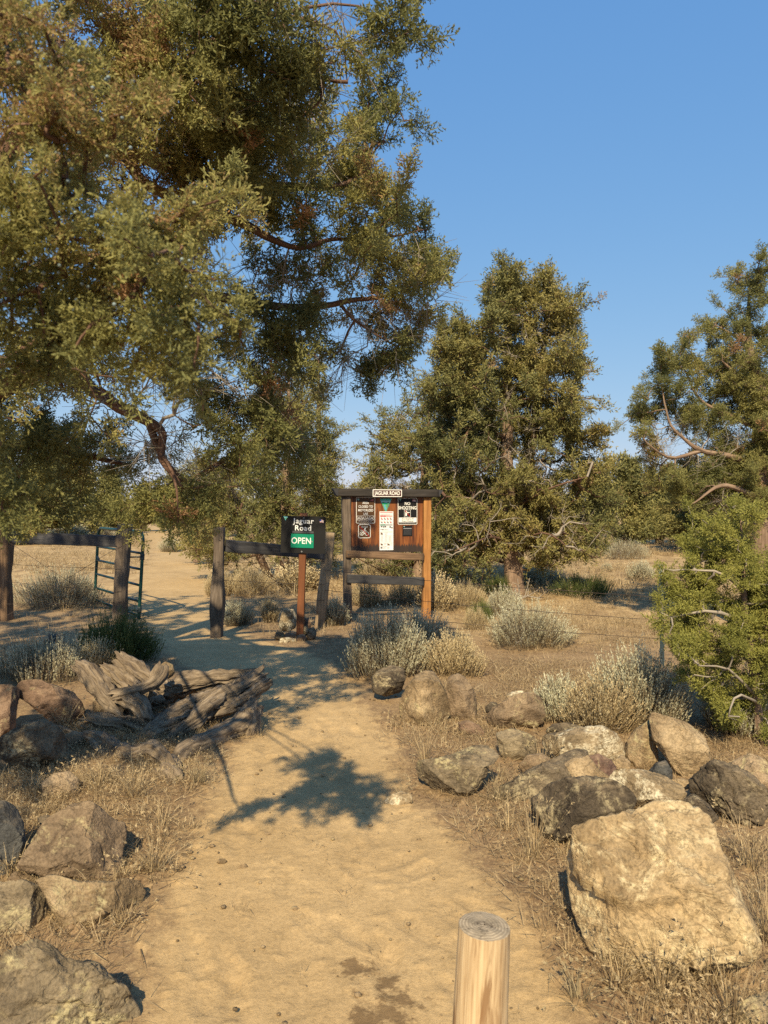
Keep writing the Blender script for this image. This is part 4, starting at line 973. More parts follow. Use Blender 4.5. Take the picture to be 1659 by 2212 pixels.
rock(zE([(100, 330), (200, 310), (290, 340), (400, 380), (450, 440), (460, 500), (380, 550), (280, 545), (230, 500), (170, 450), (110, 410)]), 'reddish boulder beside the stump below the pale sagebrush stalks', 'r_red', d=5.3, seed=31, planes=5, group=GL)
rock(zE([(-60, 350), (60, 345), (115, 380), (90, 480), (85, 590), (0, 620), (-60, 620)]), 'brown flat-faced boulder at the picture edge next to the reddish one', 'r_red', d=5.1, seed=32, planes=4, group=GL)
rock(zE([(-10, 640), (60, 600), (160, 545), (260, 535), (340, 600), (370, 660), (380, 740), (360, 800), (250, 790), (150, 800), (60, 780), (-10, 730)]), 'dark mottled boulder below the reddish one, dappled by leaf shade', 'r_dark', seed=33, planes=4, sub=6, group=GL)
rock(zE([(230, 880), (300, 830), (380, 815), (430, 860), (430, 930), (340, 970), (250, 955)]), 'half-buried brown stone among straw below the dark mottled boulder', 'r_brown', seed=34, group=GL)
rock(zE([(240, 85), (265, 52), (320, 55), (330, 90), (290, 112), (250, 108)]), 'small black stone beside the shaded green bush', 'r_black', seed=35, sub=4, group=GL)
rock(zE([(880, 270), (885, 225), (920, 208), (955, 225), (965, 270), (930, 300)]), 'rounded tan stone showing behind the stump', 'r_tan', d=6.1, seed=36, sub=4, group=GL)
rock(zE([(515, 430), (560, 410), (620, 440), (640, 490), (560, 505), (518, 480)]), 'tan stone tucked among the stump roots', 'r_brown', d=5.6, seed=37, sub=4, group=GL)
rock(zA([(395, 1520), (430, 1470), (500, 1440), (560, 1455), (575, 1510), (540, 1545), (450, 1550)]), 'pale flat stone half sunk in the trail edge dust', 'r_lichen', seed=38, sub=4, thick=.5, group=GR)
rock(zA([(480, 1600), (485, 1580), (510, 1575), (518, 1592), (500, 1605)]), 'little pale pebble-stone near the half-sunk flat stone', 'r_tan', seed=40, sub=4, group=GR)
rock(z5([(525, 1085), (545, 1000), (570, 975), (620, 985), (640, 1040), (632, 1100), (580, 1125), (535, 1115)]), 'tall pale rock propping the road sign post', 'r_lichen', d=8.95, seed=41, sub=4, group=GS)
rock(z5([(690, 1100), (688, 1040), (720, 1035), (738, 1070), (732, 1110), (705, 1118)]), 'reddish rock behind the road sign post', 'r_red', d=9.0, seed=42, sub=4, group=GS)
rock(z5([(672, 1130), (680, 1090), (712, 1085), (722, 1120), (700, 1145)]), 'small grey rock touching the foot of the road sign post', 'r_grey', d=8.8, seed=43, sub=4, group=GS)
rock(z5([(700, 1160), (715, 1110), (755, 1095), (772, 1130), (765, 1175), (725, 1190)]), 'brown rock at the outer edge of the heap beside the leaning fence post', 'r_brown', seed=44, sub=4, group=GS)
rock(z5([(635, 1180), (645, 1145), (690, 1140), (708, 1170), (690, 1195), (650, 1198)]), 'dark round rock at the front of the heap', 'r_red', seed=45, sub=4, group=GS)
rock(z5([(560, 1160), (575, 1130), (625, 1128), (640, 1155), (620, 1178), (570, 1176)]), 'dusty rock under the tall pale one in the heap', 'r_red', d=8.75, seed=46, sub=4, group=GS)
rock(z5([(527, 1190), (540, 1168), (590, 1162), (632, 1172), (637, 1190), (600, 1205), (545, 1207)]), 'flat whitish slab lying in front of the heap', 'r_lichen', seed=47, sub=4, thick=.4, group=GS)
rock(z5([(495, 1170), (505, 1130), (535, 1115), (560, 1140), (555, 1168), (515, 1180)]), 'grey rock at the trail end of the heap', 'r_grey', d=8.75, seed=48, sub=4, group=GS)

# ------------------------------------------------------------------ weathered stump
g = G(360, 1640)
stump = thing('tree_stump', 'weathered grey driftwood-like juniper stump with twisted roots lying beside the trail', 'stump', tuple(g))
def sroot(name, pts, seed, flute=.42, sides=44, jag=.8, flat=1.0, n=None, ff=2.2):
    pp = np.array([P(.3906 * a, 1350 + .3906 * b, d) for a, b, d, r in pts]); rr = np.array([r * .3906 / F * d for a, b, d, r in pts])
    L = np.linalg.norm(np.diff(pp, axis=0), axis=1).sum()
    v, q, gu = tube(pp - np.array(g), rr, n=n or max(26, int(L / .012)), sides=sides, flute=flute, ffreq=ff, seed=seed, twist=1.2, jag=jag, flat=flat)
    v = v + np.stack([fbm(v * 9 + 7 * a, 3, seed + a) for a in range(3)], 1) * .014
    return link(name, make_mesh(name, v, q, mat=M['stump'], smooth=True, attrs={'guv': gu}), stump)
sroot('trunk', [(800, 640, 5.0, 60), (930, 560, 5.25, 120), (1080, 480, 5.5, 125), (1230, 400, 5.75, 95), (1330, 350, 5.9, 60)], 3, .6, 64, .9, .62, 80, 3)
sroot('root', [(1425, 440, 5.3, 42), (1360, 530, 5.2, 62), (1250, 605, 5.05, 66), (1130, 660, 4.85, 64), (1020, 720, 4.65, 62), (975, 800, 4.5, 46), (965, 850, 4.35, 30)], 11, .3)
sroot('root', [(1380, 470, 5.25, 60), (1385, 560, 5.18, 54), (1375, 640, 5.12, 42)], 12, .3)
sroot('root', [(470, 625, 4.95, 40), (560, 650, 4.85, 62), (660, 720, 4.7, 66), (760, 725, 4.62, 60), (860, 700, 4.58, 50), (935, 750, 4.45, 44), (970, 800, 4.35, 34)], 13, .4)
sroot('root', [(870, 800, 4.4, 30), (930, 830, 4.28, 52), (972, 890, 4.2, 46)], 14, .55, jag=1.2)
sroot('root', [(960, 620, 5.0, 34), (1040, 560, 5.1, 46), (1120, 480, 5.25, 56), (1220, 410, 5.4, 50), (1320, 360, 5.5, 48), (1430, 280, 5.65, 36)], 15, .75, jag=1.6)
sroot('root', [(1200, 470, 5.3, 30), (1300, 430, 5.4, 44), (1380, 380, 5.5, 46), (1475, 320, 5.6, 30)], 16, .75, jag=1.6)
sroot('root', [(880, 370, 5.8, 60), (1000, 340, 5.85, 62), (1150, 310, 5.9, 50), (1280, 290, 5.95, 40), (1440, 265, 6.0, 26)], 17, .7, jag=1.4)
sroot('root', [(700, 480, 5.35, 66), (620, 420, 5.4, 66), (560, 350, 5.5, 62), (500, 270, 5.6, 56), (440, 225, 5.7, 40)], 18, .55, jag=1.6)
sroot('root', [(640, 390, 5.35, 40), (700, 372, 5.35, 36), (770, 355, 5.4, 32), (840, 330, 5.45, 36), (880, 280, 5.5, 46), (900, 235, 5.55, 34)], 19, .35, jag=1)
sroot('root', [(650, 185, 6.0, 34), (720, 240, 5.95, 52), (800, 300, 5.85, 58), (900, 370, 5.75, 66)], 20, .5, jag=1.5)
sroot('root', [(570, 230, 5.95, 20), (650, 280, 5.9, 46), (720, 340, 5.8, 56), (820, 420, 5.6, 60)], 25, .6, jag=1.4)
sroot('root', [(480, 530, 5.2, 40), (600, 545, 5.2, 62), (720, 570, 5.2, 62), (860, 590, 5.2, 50)], 21, .85, jag=1.3, ff=3.2)
sroot('root', [(690, 400, 5.4, 50), (770, 460, 5.3, 54), (840, 550, 5.2, 44)], 22, .6, jag=1.2)
sroot('root', [(280, 545, 5.2, 9), (350, 575, 5.1, 12), (420, 600, 5.0, 14), (500, 625, 4.95, 18)], 23, .3, 16, .4)

# ------------------------------------------------------------------ square timbers, plates, lettering
def timber(p0, p1, w, t, seed=0, wear=.012, facing=None, n=None):
    """weathered rectangular timber from p0 to p1; w across, t deep; returns V,Q,guv"""
    p0, p1 = np.array(p0, float), np.array(p1, float); d = p1 - p0; L = np.linalg.norm(d); d /= L
    f = np.array([0, -1., 0]) if facing is None else np.array(facing, float)
    f = f - d * np.dot(f, d); f /= np.linalg.norm(f); s = np.cross(d, f)
    n = n or max(6, int(L / .05)); m = 6; c = .08
    prof = []
    for (ax, ay, bx, by) in ((-1, -1, 1, -1), (1, -1, 1, 1), (1, 1, -1, 1), (-1, 1, -1, -1)):
        for k in range(m):
            tt = c / 2 + (1 - c) * k / (m - 1)
            prof.append((ax + (bx - ax) * tt, ay + (by - ay) * tt))
    prof = np.array(prof) * .5
    ts = np.linspace(0, L, n)
    Vv = p0 + d * ts[:, None, None] + s * (prof[:, 0] * w)[None, :, None] + f * (-prof[:, 1] * t)[None, :, None]
    gu = np.stack([np.repeat((prof[:, 0] * w)[None], n, 0), np.repeat((prof[:, 1] * t)[None], n, 0), np.repeat(ts[:, None], len(prof), 1)], -1) + seed * 1.7
    fl = gu.reshape(-1, 3)
    nz = fbm(fl * np.array([22, 22, 3.0]), 3, seed) * wear + fbm(fl * np.array([4, 4, 2.0]), 2, seed + 3) * wear * .8
    o = s * prof[:, 0][None, :, None] * 2 + f * (-prof[:, 1])[None, :, None] * 2
    Vv = Vv + np.repeat(o, n, 0) * nz.reshape(n, -1)[..., None]
    K = len(prof)
    Vv = np.concatenate([np.repeat(Vv[0].mean(0)[None, None], K, 1), Vv, np.repeat(Vv[-1].mean(0)[None, None], K, 1)])
    gu = np.concatenate([gu[:1] * [1, 1, 1], gu, gu[-1:]]); gu[0, :, :2] = gu[0, :, :2].mean(0); gu[-1, :, :2] = gu[-1, :, :2].mean(0)
    ii = np.arange((n + 2) * K).reshape(n + 2, K); jj = np.roll(ii, -1, 1)
    Qq = np.stack([ii[:-1], jj[:-1], jj[1:], ii[1:]], -1).reshape(-1, 4)
    return Vv.reshape(-1, 3), Qq, gu.reshape(-1, 3)

def tpart(name, parent, p0, p1, w, t, mat, seed=0, wear=.012, facing=None, label=None):
    v, q, gu = timber(p0, p1, w, t, seed, wear, facing)
    o = link(name, make_mesh(name, v, q, mat=M[mat], attrs={'guv': gu}), parent)
    if label: o['label'] = label
    return o
def tubepart(name, parent, pts, r, mat, n=None, sides=8, **k):
    pts = np.array(pts, float); L = np.linalg.norm(np.diff(pts, axis=0), axis=1).sum()
    v, q, gu = tube(pts, np.full(len(pts), r) if np.isscalar(r) else r, n=n or max(10, int(L * 12)), sides=sides, **k)
    return link(name, make_mesh(name, v, q, mat=M[mat], smooth=True, attrs={'guv': gu}), parent)
def barbed(name, parent, a, b, sag=.03, seed=0, r=.003):
    """two-strand wire with a barb about every 13 cm"""
    a, b = np.array(a, float), np.array(b, float); L = np.linalg.norm(b - a); n = max(8, int(L / .08))
    t = np.linspace(0, 1, n); rr = np.random.default_rng(seed)
    p = a + (b - a) * t[:, None]; p[:, 2] -= sag * 4 * t * (1 - t); p += rr.normal(0, .0035, p.shape) * (np.sin(math.pi * t) ** .3)[:, None]
    ac = Acc(); v, q, gu = frustums(p[:-1], p[1:], np.full(n - 1, r), np.full(n - 1, r), 5); ac.add(v, q, guv=gu)
    k = np.arange(1, n - 1, 2); A = p[k] + rr.normal(0, .001, (len(k), 3)); D = unit(rr.normal(0, 1, (len(k), 3)))
    v, q, gu = frustums(A - D * .014, A + D * .014, np.full(len(k), r * .7), np.full(len(k), r * .3), 4); ac.add(v, q, guv=gu)
    return link(name, ac.mesh(name, M['wire']), parent)
def rrect(w, h, r, n=5):
    pts = []
    for cx, cz, a0 in ((w / 2 - r, h / 2 - r, 0), (-w / 2 + r, h / 2 - r, 90), (-w / 2 + r, -h / 2 + r, 180), (w / 2 - r, -h / 2 + r, 270)):
        for k in range(n + 1):
            a = math.radians(a0 + 90 * k / n); pts.append((cx + r * math.cos(a), cz + r * math.sin(a)))
    return pts
def slab(polys, y_front, y_back):
    """extruded polygons in the local XZ plane -> bmesh mesh arrays; polys: list of (pts, material index[, lift])"""
    bm = bmesh.new()
    for it_ in polys:
        pts, mi = it_[0], it_[1]; lift = it_[2] if len(it_) > 2 else 0
        a = [bm.verts.new((x, y_front - lift, z)) for x, z in pts]; b = [bm.verts.new((x, y_back, z)) for x, z in pts]
        f = bm.faces.new(a); f.material_index = mi
        f = bm.faces.new(b[::-1]); f.material_index = mi
        for k in range(len(pts)):
            f = bm.faces.new((a[k], a[k - 1], b[k - 1], b[k])); f.material_index = mi
    bmesh.ops.recalc_face_normals(bm, faces=bm.faces)
    return bm
def plate(name, parent, polys, mats, yf, yb, loc=(0, 0, 0), label=None):
    bm = slab(polys, yf, yb); me = bpy.data.meshes.new(name); bm.to_mesh(me); bm.free()
    for m in mats: me.materials.append(M[m])
    o = link(name, me, parent, loc)
    if label: o['label'] = label
    return o
def lettering(parent, lines, mat, y, bold=.0, name='lettering'):
    """lines: (text, x, z, cap height, x scale, spacing); centred on x"""
    bm = bmesh.new()
    for s, x, z, hgt, sx_, spc in lines:
        cu = bpy.data.curves.new('txt', 'FONT'); cu.body = s; cu.size = hgt / .69; cu.align_x = 'CENTER'; cu.align_y = 'BOTTOM_BASELINE'; cu.space_character = spc
        cu.offset = bold * hgt; cu.extrude = .0006; cu.resolution_u = 4
        ob = bpy.data.objects.new('txt', cu); COL.objects.link(ob)
        dg = bpy.context.evaluated_depsgraph_get(); dg.update()
        me = bpy.data.meshes.new_from_object(ob.evaluated_get(dg))
        for vtx in me.vertices:
            c = vtx.co; vtx.co = (x + c.x * sx_, y - c.z, z + c.y)
        bm.from_mesh(me); bpy.data.meshes.remove(me); bpy.data.objects.remove(ob); bpy.data.curves.remove(cu)
    me = bpy.data.meshes.new(name); bm.to_mesh(me); bm.free(); me.materials.append(M[mat])
    return link(name, me, parent)
def circ(cx, cz, r, n=16, a0=0, a1=360):
    return [(cx + r * math.cos(math.radians(a0 + (a1 - a0) * k / n)), cz + r * math.sin(math.radians(a0 + (a1 - a0) * k / n))) for k in range(n if a1 - a0 == 360 else n + 1)]
def ring(cx, cz, r, w, n=16):
    return [[(cx + q * math.cos(a), cz + q * math.sin(a)) for q, a in ((r, a0), (r, a1), (r - w, a1), (r - w, a0))] for a0, a1 in ((2 * math.pi * k / n, 2 * math.pi * (k + 1) / n) for k in range(n))]
def bar(x0, z0, x1, z1, w):
    dx, dz = x1 - x0, z1 - z0; L = math.hypot(dx, dz); nx_, nz_ = -dz / L * w / 2, dx / L * w / 2
    return [(x0 + nx_, z0 + nz_), (x1 + nx_, z1 + nz_), (x1 - nx_, z1 - nz_), (x0 - nx_, z0 - nz_)]
def rect(x0, z0, x1, z1): return [(x0, z0), (x1, z0), (x1, z1), (x0, z1)]
def flag_polys(x, z, w, h):
    out = []; sk = -h * .12
    for k in range(7):
        z0 = z + h * (1 - (k + 1) / 7); z1 = z + h * (1 - k / 7)
        out.append(([(x, z0), (x + w * .5, z0 + h * .08), (x + w, z0 + sk), (x + w, z1 + sk), (x + w * .5, z1 + h * .08), (x, z1)], 0 if k % 2 == 0 else 1))
    out.append(([(x, z + h * .45), (x + w * .42, z + h * .5), (x + w * .42, z + h * 1.06), (x, z + h)], 2, .0005))
    return out
def tri_polys(cx, ztop, w, h):
    """little pointed-down land emblem: border, sky, hill, river"""
    a = [(cx - w / 2, ztop), (cx, ztop - h), (cx + w / 2, ztop)]
    f = lambda x, z: (cx + x * w, ztop - z * h)
    return [(a, 0), ([f(-.42, .06), f(.42, .06), f(.30, .34), f(-.30, .34)], 1, .0004), ([f(-.31, .34), f(.0, .26), f(.31, .34), f(.03, .90), f(-.03, .90)], 2, .0008),
            ([f(-.1, .36), f(.02, .38), f(-.04, .55), f(.05, .86), f(-.01, .9), f(-.13, .55)], 3, .0012)]

# ------------------------------------------------------------------ fence, gate
def post_pair(u0, v0, u1, v1, d):
    a = P(u0, v0, d); b = P(u1, v1, d); return a, b
fl = thing('wooden_fence', 'grey timber fence end with one dark rail and rusty wires beside the green gate', 'fence', (-4.75, 10.45, 0))
o0 = np.array(fl.location)
pA = (P(8, 1360, 10.4) - o0, P(12, 1110, 10.4) - o0); pB = (P(259, 1348, 10.5) - o0, P(270, 1132, 10.5) - o0)
tpart('post', fl, *pA, .17, .17, 'oldrail', 1, .02, label='brown fence post at the shaded end')
tpart('post', fl, *pB, .165, .15, 'post', 2, .02)
tpart('rail', fl, P(18, 1160, 10.36) - o0, P(257, 1170, 10.44) - o0, .165, .05, 'rail', 3, .014)
for k, (va, vb) in enumerate(((1218, 1229), (1256, 1278), (1305, 1301))):
    barbed('wire', fl, P(12, va, 10.3) - o0, P(262, vb, 10.4) - o0, .01, k)
barbed('brace_wire', fl, P(14, 1168, 10.3) - o0, P(262, 1330, 10.4) - o0, 0, 11)
barbed('brace_wire', fl, P(14, 1330, 10.3) - o0, P(262, 1178, 10.4) - o0, 0, 12)
fr_ = thing('wooden_fence', 'grey timber fence end behind the open road sign, with leaning tan post and wires', 'fence', (-1.5, 9.5, 0))
o0 = np.array(fr_.location)
tpart('post', fr_, P(466, 1392, 9.02) - o0, P(475, 1139, 9.02) - o0, .14, .14, 'post', 5, .022)
tpart('post', fr_, P(689, 1368, 9.9) - o0, P(712, 1150, 9.9) - o0, .13, .13, 'post_tan', 6, .018, label='tan leaning fence post')
tpart('rail', fr_, P(487, 1179, 9.05) - o0, P(700, 1197, 9.8) - o0, .145, .05, 'rail', 7, .014)
for k, (va, vb) in enumerate(((1214, 1213), (1253, 1262), (1286, 1297))):
    barbed('wire', fr_, P(470, va, 8.95) - o0, P(700, vb, 9.82) - o0, .01, 20 + k)
barbed('brace_wire', fr_, P(472, 1165, 8.94) - o0, P(690, 1325, 9.82) - o0, 0, 30)
barbed('brace_wire', fr_, P(468, 1345, 8.94) - o0, P(640, 1225, 9.6) - o0, 0, 31)
tp = thing('steel_fence_post', 'dark green steel fence post with pale tip beside the young juniper', 'fence post', (2.86, 7.3, ground_z(2.86, 7.3)))
for nm, z0, z1, mm_ in (('shaft', -.05, .93, 'tpost'), ('tip', .93, 1.05, 'tpost_top')):
    bm = bmesh.new()
    for x0, y0, x1, y1 in ((-.022, -.005, .022, .0), (-.003, .0, .003, .03)):
        vs = [bm.verts.new((x + (-.016 * z), y, z)) for z in (z0, z1) for x, y in ((x0, y0), (x1, y0), (x1, y1), (x0, y1))]
        for f in ((0, 1, 2, 3), (4, 5, 6, 7), (0, 1, 5, 4), (1, 2, 6, 5), (2, 3, 7, 6), (3, 0, 4, 7)): bm.faces.new([vs[i] for i in f])
    if nm == 'shaft':
        for k in range(14):
            zz = .06 + k * .062
            vs = [bm.verts.new((x - .016 * zz, y, z)) for z in (zz, zz + .012) for x, y in ((-.006, -.011), (.006, -.011), (.006, -.004), (-.006, -.004))]
            for f in ((0, 1, 2, 3), (4, 5, 6, 7), (0, 1, 5, 4), (1, 2, 6, 5), (2, 3, 7, 6), (3, 0, 4, 7)): bm.faces.new([vs[i] for i in f])
    bmesh.ops.recalc_face_normals(bm, faces=bm.faces); me = bpy.data.meshes.new(nm); bm.to_mesh(me); bm.free(); me.materials.append(M[mm_]); link(nm, me, tp)
ws = thing('wire_fence', 'three sagging barbed wires running past the noticeboard to the steel post', 'wire fence', (1, 8.6, 0))
o0 = np.array(ws.location)
for k, (z0, z1) in enumerate(((.80, .73), (.52, .49), (.26, .30))):
    a = np.array([-.82, 9.83, z0]); b = np.array([2.85, 7.28, z1]); c = b + (b - a) * .9
    barbed('wire', ws, a - o0, b - o0, .03, 40 + k); barbed('wire', ws, b - o0, c - o0, .03, 50 + k)
gate = thing('metal_gate', 'green tubular metal gate standing open behind the fence post', 'gate', (-3.66, 10.62, 0.0))
o0 = np.array(gate.location)
ga = P(300, 1338, 10.62); gb_ = P(204, 1304, 12.4); ga[2] = .0; gb_[2] = .02
gd = unit(gb_ - ga); Lg = np.linalg.norm(gb_ - ga)
lean = np.array([.055, 0, 1.0])
def gp(s, z): return ga + gd * s + lean * z - o0
R_ = .025
pts = [gp(0, .0), gp(0, .3), gp(0, .7), gp(0, 1.10), gp(.02, 1.21), gp(.10, 1.285), gp(.2, 1.3), gp(.7, 1.3), gp(Lg * .5, 1.3), gp(Lg - .7, 1.3), gp(Lg - .2, 1.3), gp(Lg - .10, 1.285), gp(Lg - .02, 1.21), gp(Lg, 1.10), gp(Lg, .7), gp(Lg, .3), gp(Lg, .0)]
tubepart('frame', gate, pts, R_, 'gate', n=120, sides=12)
for z in (.05, .26, .50, .74, .98):
    tubepart('rung', gate, [gp(.02, z), gp(Lg * .5, z), gp(Lg - .02, z)], .019, 'gate', n=8, sides=10)
for z in (.93, .14):
    tubepart('hinge', gate, [gp(-.0, z) + [-.0, -.03, 0], gp(0, z) + [-.16, -.06, 0], gp(0, z) + [-.36, -.1, 0]], .011, 'tpost', n=8)
    tubepart('hinge', gate, [gp(0, z - .045), gp(0, z), gp(0, z + .045)], .033, 'tpost', n=6, sides=12)
tubepart('latch', gate, [gp(Lg - .02, .80), gp(Lg - .05, .79), gp(Lg - .12, .75)], .02, 'tpost', n=6)
# loose chain hanging on the post of the opening
ch = thing('chain', 'thin steel chain hanging down the side of the grey fence post', 'chain', tuple(P(459, 1240, 8.95)))
ac = Acc()
for k in range(22):
    z = .12 - k * .027; a = math.pi / 2 * (k % 2)
    pts = [np.array([math.cos(t) * .008 * math.cos(a), math.cos(t) * .008 * math.sin(a), z + math.sin(t) * .017]) + [-.0006 * k + .02 * math.exp(-k / 2), 0, 0] for t in np.linspace(0, 2 * math.pi, 9)]
    v, q, gu = tube(pts, [.0024] * 9, n=14, sides=5, close=False); ac.add(v, q, guv=gu)
link('links', ac.mesh('links', M['chain'], True), ch)

# ------------------------------------------------------------------ road sign
sg = G(648, 1386)
rs = thing('road_sign', 'black square road sign with white lettering and green open plate on a brown post', 'sign', (P(648, 1, 8.8)[0], 8.8, 0))
o0 = np.array(rs.location)
tpart('post', rs, P(647.5, 1392, 8.8) - o0, P(657, 1108, 8.8) - o0, .085, .085, 'signpost', 9, .004)
ct = P(655, 1155, 8.74) - o0
pn = bpy.data.objects.new('panel', None); bpy.data.objects.remove(pn)
panel = plate('panel', rs, [(rrect(.55, .455, .006), 0)], ['black'], -.006, .002, tuple(ct)); panel.rotation_euler = (0, math.radians(1.6), math.radians(-3))
K = .1447 * .54 / F * 8.74      # metres per pixel of the close-up this sign was measured in
X_ = lambda x: (x - 790) * K * .985
Z_ = lambda y_: -(y_ - 685) * K
lettering(panel, [('Jaguar', X_(792), Z_(378) + .002, .062, 1.02, 1.12), ('Road', X_(782), Z_(572) + .002, .062, 1.02, 1.12)], 'sgrey', -.0072, .028)
plate('emblem', panel, tri_polys(X_(282), Z_(195), .058, .05), ['teal', 'sky_b', 'emgreen', 'emblue'], -.0072, -.0062)
plate('flag', panel, flag_polys(X_(1250), Z_(335), .048, .034), ['pink', 'white', 'blue'], -.0072, -.0062)
plate('hinge', panel, [(rect(X_(480), Z_(640), X_(1085), Z_(588)), 0)], ['inkd'], -.008, -.0062)
for cz in (228, 1150):
    plate('bolt', panel, [(circ(X_(795 if cz < 500 else 760), Z_(cz), .0085, 12), 0), (circ(X_(795 if cz < 500 else 760), Z_(cz), .004, 8), 1, .001)], ['ink', 'black'], -.0078, -.0062)
op = plate('open_plate', rs, [(rrect(.283, .171, .004), 0)], ['sgreen'], -.0125, -.0075, tuple(ct + np.array([X_(768), -.001, Z_(855)]))); op.rotation_euler = panel.rotation_euler
lettering(op, [('OPEN', -.012, -.034, .074, .88, 1.02)], 'sgrey', -.0132, .02)
plate('latch_screw', op, [(circ(.118, -.005, .0095, 12), 0), (circ(.118, -.005, .005, 8), 1, .001)], ['ink', 'inkd'], -.0145, -.0127)

# ------------------------------------------------------------------ noticeboard
kx, ky = .045, 10.6
kb = thing('noticeboard', 'orange-stained wooden trailhead noticeboard with dark roof beam and several signs', 'noticeboard', (kx, ky, 0), rotz=math.radians(14))
hw = .605
tpart('post', kb, (-hw + .01, 0, -.05), (-hw - .02, 0, 1.84), .115, .115, 'post', 21, .012, label='dark rough post')
tpart('post', kb, (hw + .005, -.0, -.05), (hw + .015, 0, 1.835), .115, .115, 'orange', 22, .004, label='bright orange post')
bm_ = bpy.data.meshes.new('board')
bo = plate('board', kb, [(rect(-hw + .035, 1.0, hw - .05, 1.835), 0)], ['board'], -.012, .012)
# roof beam: wedge-ended timber
be = tpart('beam', kb, (-.755, -.03, 1.885), (.775, -.03, 1.88), .115, .17, 'beam', 23, .008)
plate('beam_end', kb, [([(-.835, 1.943), (-.752, 1.942), (-.752, 1.83), (-.785, 1.845)], 0), ([(.772, 1.83), (.772, 1.936), (.85, 1.93), (.79, 1.835)], 0)], ['rail'], -.10, .05)
tpart('rail', kb, (-hw - .03, -.075, .985), (hw - .055, -.075, .925), .105, .045, 'oldrail', 24, .008)
tpart('rail', kb, (-hw - .02, -.075, .625), (hw - .055, -.075, .555), .115, .045, 'rail', 25, .008)
for zz, xx in ((.985, -hw + .0), (.62, -hw)):
    plate('bolt', kb, [(circ(xx, zz, .008, 10), 0)], ['inkd'], -.108, -.09)
bx = lambda x: (x - 790) * .00103
bz = lambda y_: 2.0065 - .000953 * y_
YB = -.0135
def ksign(name, x0, y0, x1, y1, r, face, edge, label, bw=.009):
    w, h = bx(x1) - bx(x0), bz(y0) - bz(y1)
    o = plate(name, kb, [(rrect(w, h, r), 0), (rrect(w - bw * 2, h - bw * 2, max(r - bw * .7, .002)), 1, .0012)], [edge, face], -.004, -.0, ((bx(x0) + bx(x1)) / 2, YB, (bz(y0) + bz(y1)) / 2), label)
    cx, cy = (x0 + x1) / 2, (y0 + y1) / 2
    return o, (lambda x: (x - cx) * .00103), (lambda y_: -(y_ - cy) * .000953)
YL = -.0062
# name board on the beam
o, lx, lz = ksign('name_plate', 550, 78, 981, 192, .012, 'maroon', 'white', 'maroon name plate with white rim', .011)
o.location.y = -.118
lettering(o, [('JAGUAR ROAD', 0, -.026, .054, .72, 1.02)], 'white', YL, .03)
# area closed sign
o, lx, lz = ksign('closure_sign', 330, 200, 608, 603, .016, 'sbrown', 'white', 'brown sign closing the area to motors', .007)
lettering(o, [('AREA', 0, lz(303), .034, .78, 1.05), ('CLOSED TO', 0, lz(360), .034, .80, 1.04), ('MOTORIZED', 0, lz(417), .034, .80, 1.02), ('USE', 0, lz(473), .034, .78, 1.05)], 'offwhite', YL, .012)
plate('emblem', o, tri_polys(lx(363), lz(222), .036, .034), ['offwhite', 'sky_b', 'emgreen', 'emblue'], YL, -.0052)
plate('flag', o, flag_polys(lx(537), lz(258), .05, .032), ['red', 'pink', 'inkd'], YL, -.0052)
pol = []
for k, x in enumerate((372, 434, 498, 560)):
    X0, Z0 = lx(x), lz(520); s = .0285
    for rr_ in (rect(X0 - s, Z0 - .034, X0 + s, Z0 - .031), rect(X0 - s, Z0 + .031, X0 + s, Z0 + .034), rect(X0 - s, Z0 - .031, X0 - s + .003, Z0 + .031), rect(X0 + s - .003, Z0 - .031, X0 + s, Z0 + .031)): pol.append((rr_, 0))
    for sgn in (-1, 1):
        for rg in ring(X0 + sgn * .014, Z0 - .014, .0085, .0034, 10): pol.append((rg, 0))
    pol += [(bar(X0 - .014, Z0 - .010, X0 + .004, Z0 + .004, .006), 0), (bar(X0 + .004, Z0 + .004, X0 + .014, Z0 - .01, .005), 0), (bar(X0 - .008, Z0 + .006, X0 + (.002 if k else .006), Z0 + .019, .006), 0)]
    if k == 3: pol.append((rect(X0 - .006, Z0 - .004, X0 + .018, Z0 + .006), 0))
plate('pictogram', o, pol, ['offwhite'], YL, -.0052)
plate('small_print', o, [(rect(lx(365 + 34 * k), lz(577), lx(365 + 34 * k + 26), lz(571)), 0) for k in range(6)], ['ink'], YL, -.0052)
# emblem in the middle
w, h = .178, .19
f = lambda x, z: (x * w, -z * h)
def yw(pts): return [f(a - .5, b) for a, b in pts]
o = plate('emblem', kb, [(yw([(0, 0), (1, 0), (1, .06), (.55, 1), (.45, 1), (0, .06)]), 0), (yw([(.05, .15), (.95, .15), (.86, .36), (.14, .36)]), 1, .0006), (yw([(.13, .33), (.3, .26), (.5, .34), (.7, .27), (.87, .35), (.80, .48), (.2, .48)]), 2, .001),
     (yw([(.18, .42), (.5, .46), (.82, .44), (.53, .95), (.47, .95)]), 3, .0014), (yw([(.33, .48), (.50, .47), (.42, .6), (.56, .72), (.50, .94), (.44, .80), (.36, .62)]), 4, .0018),
     (yw([(.70, .20), (.76, .34), (.73, .34), (.80, .48), (.75, .48), (.82, .62), (.72, .60), (.66, .75), (.60, .78), (.66, .60), (.60, .60), (.66, .47), (.62, .47), (.68, .33), (.66, .33)]), 5, .0022)],
     ['teal', 'sky_b', 'sgreen', 'emgreen', 'emblue', 'inkg'], -.003, 0, (bx(768), YB, bz(218)), 'triangular landscape emblem')
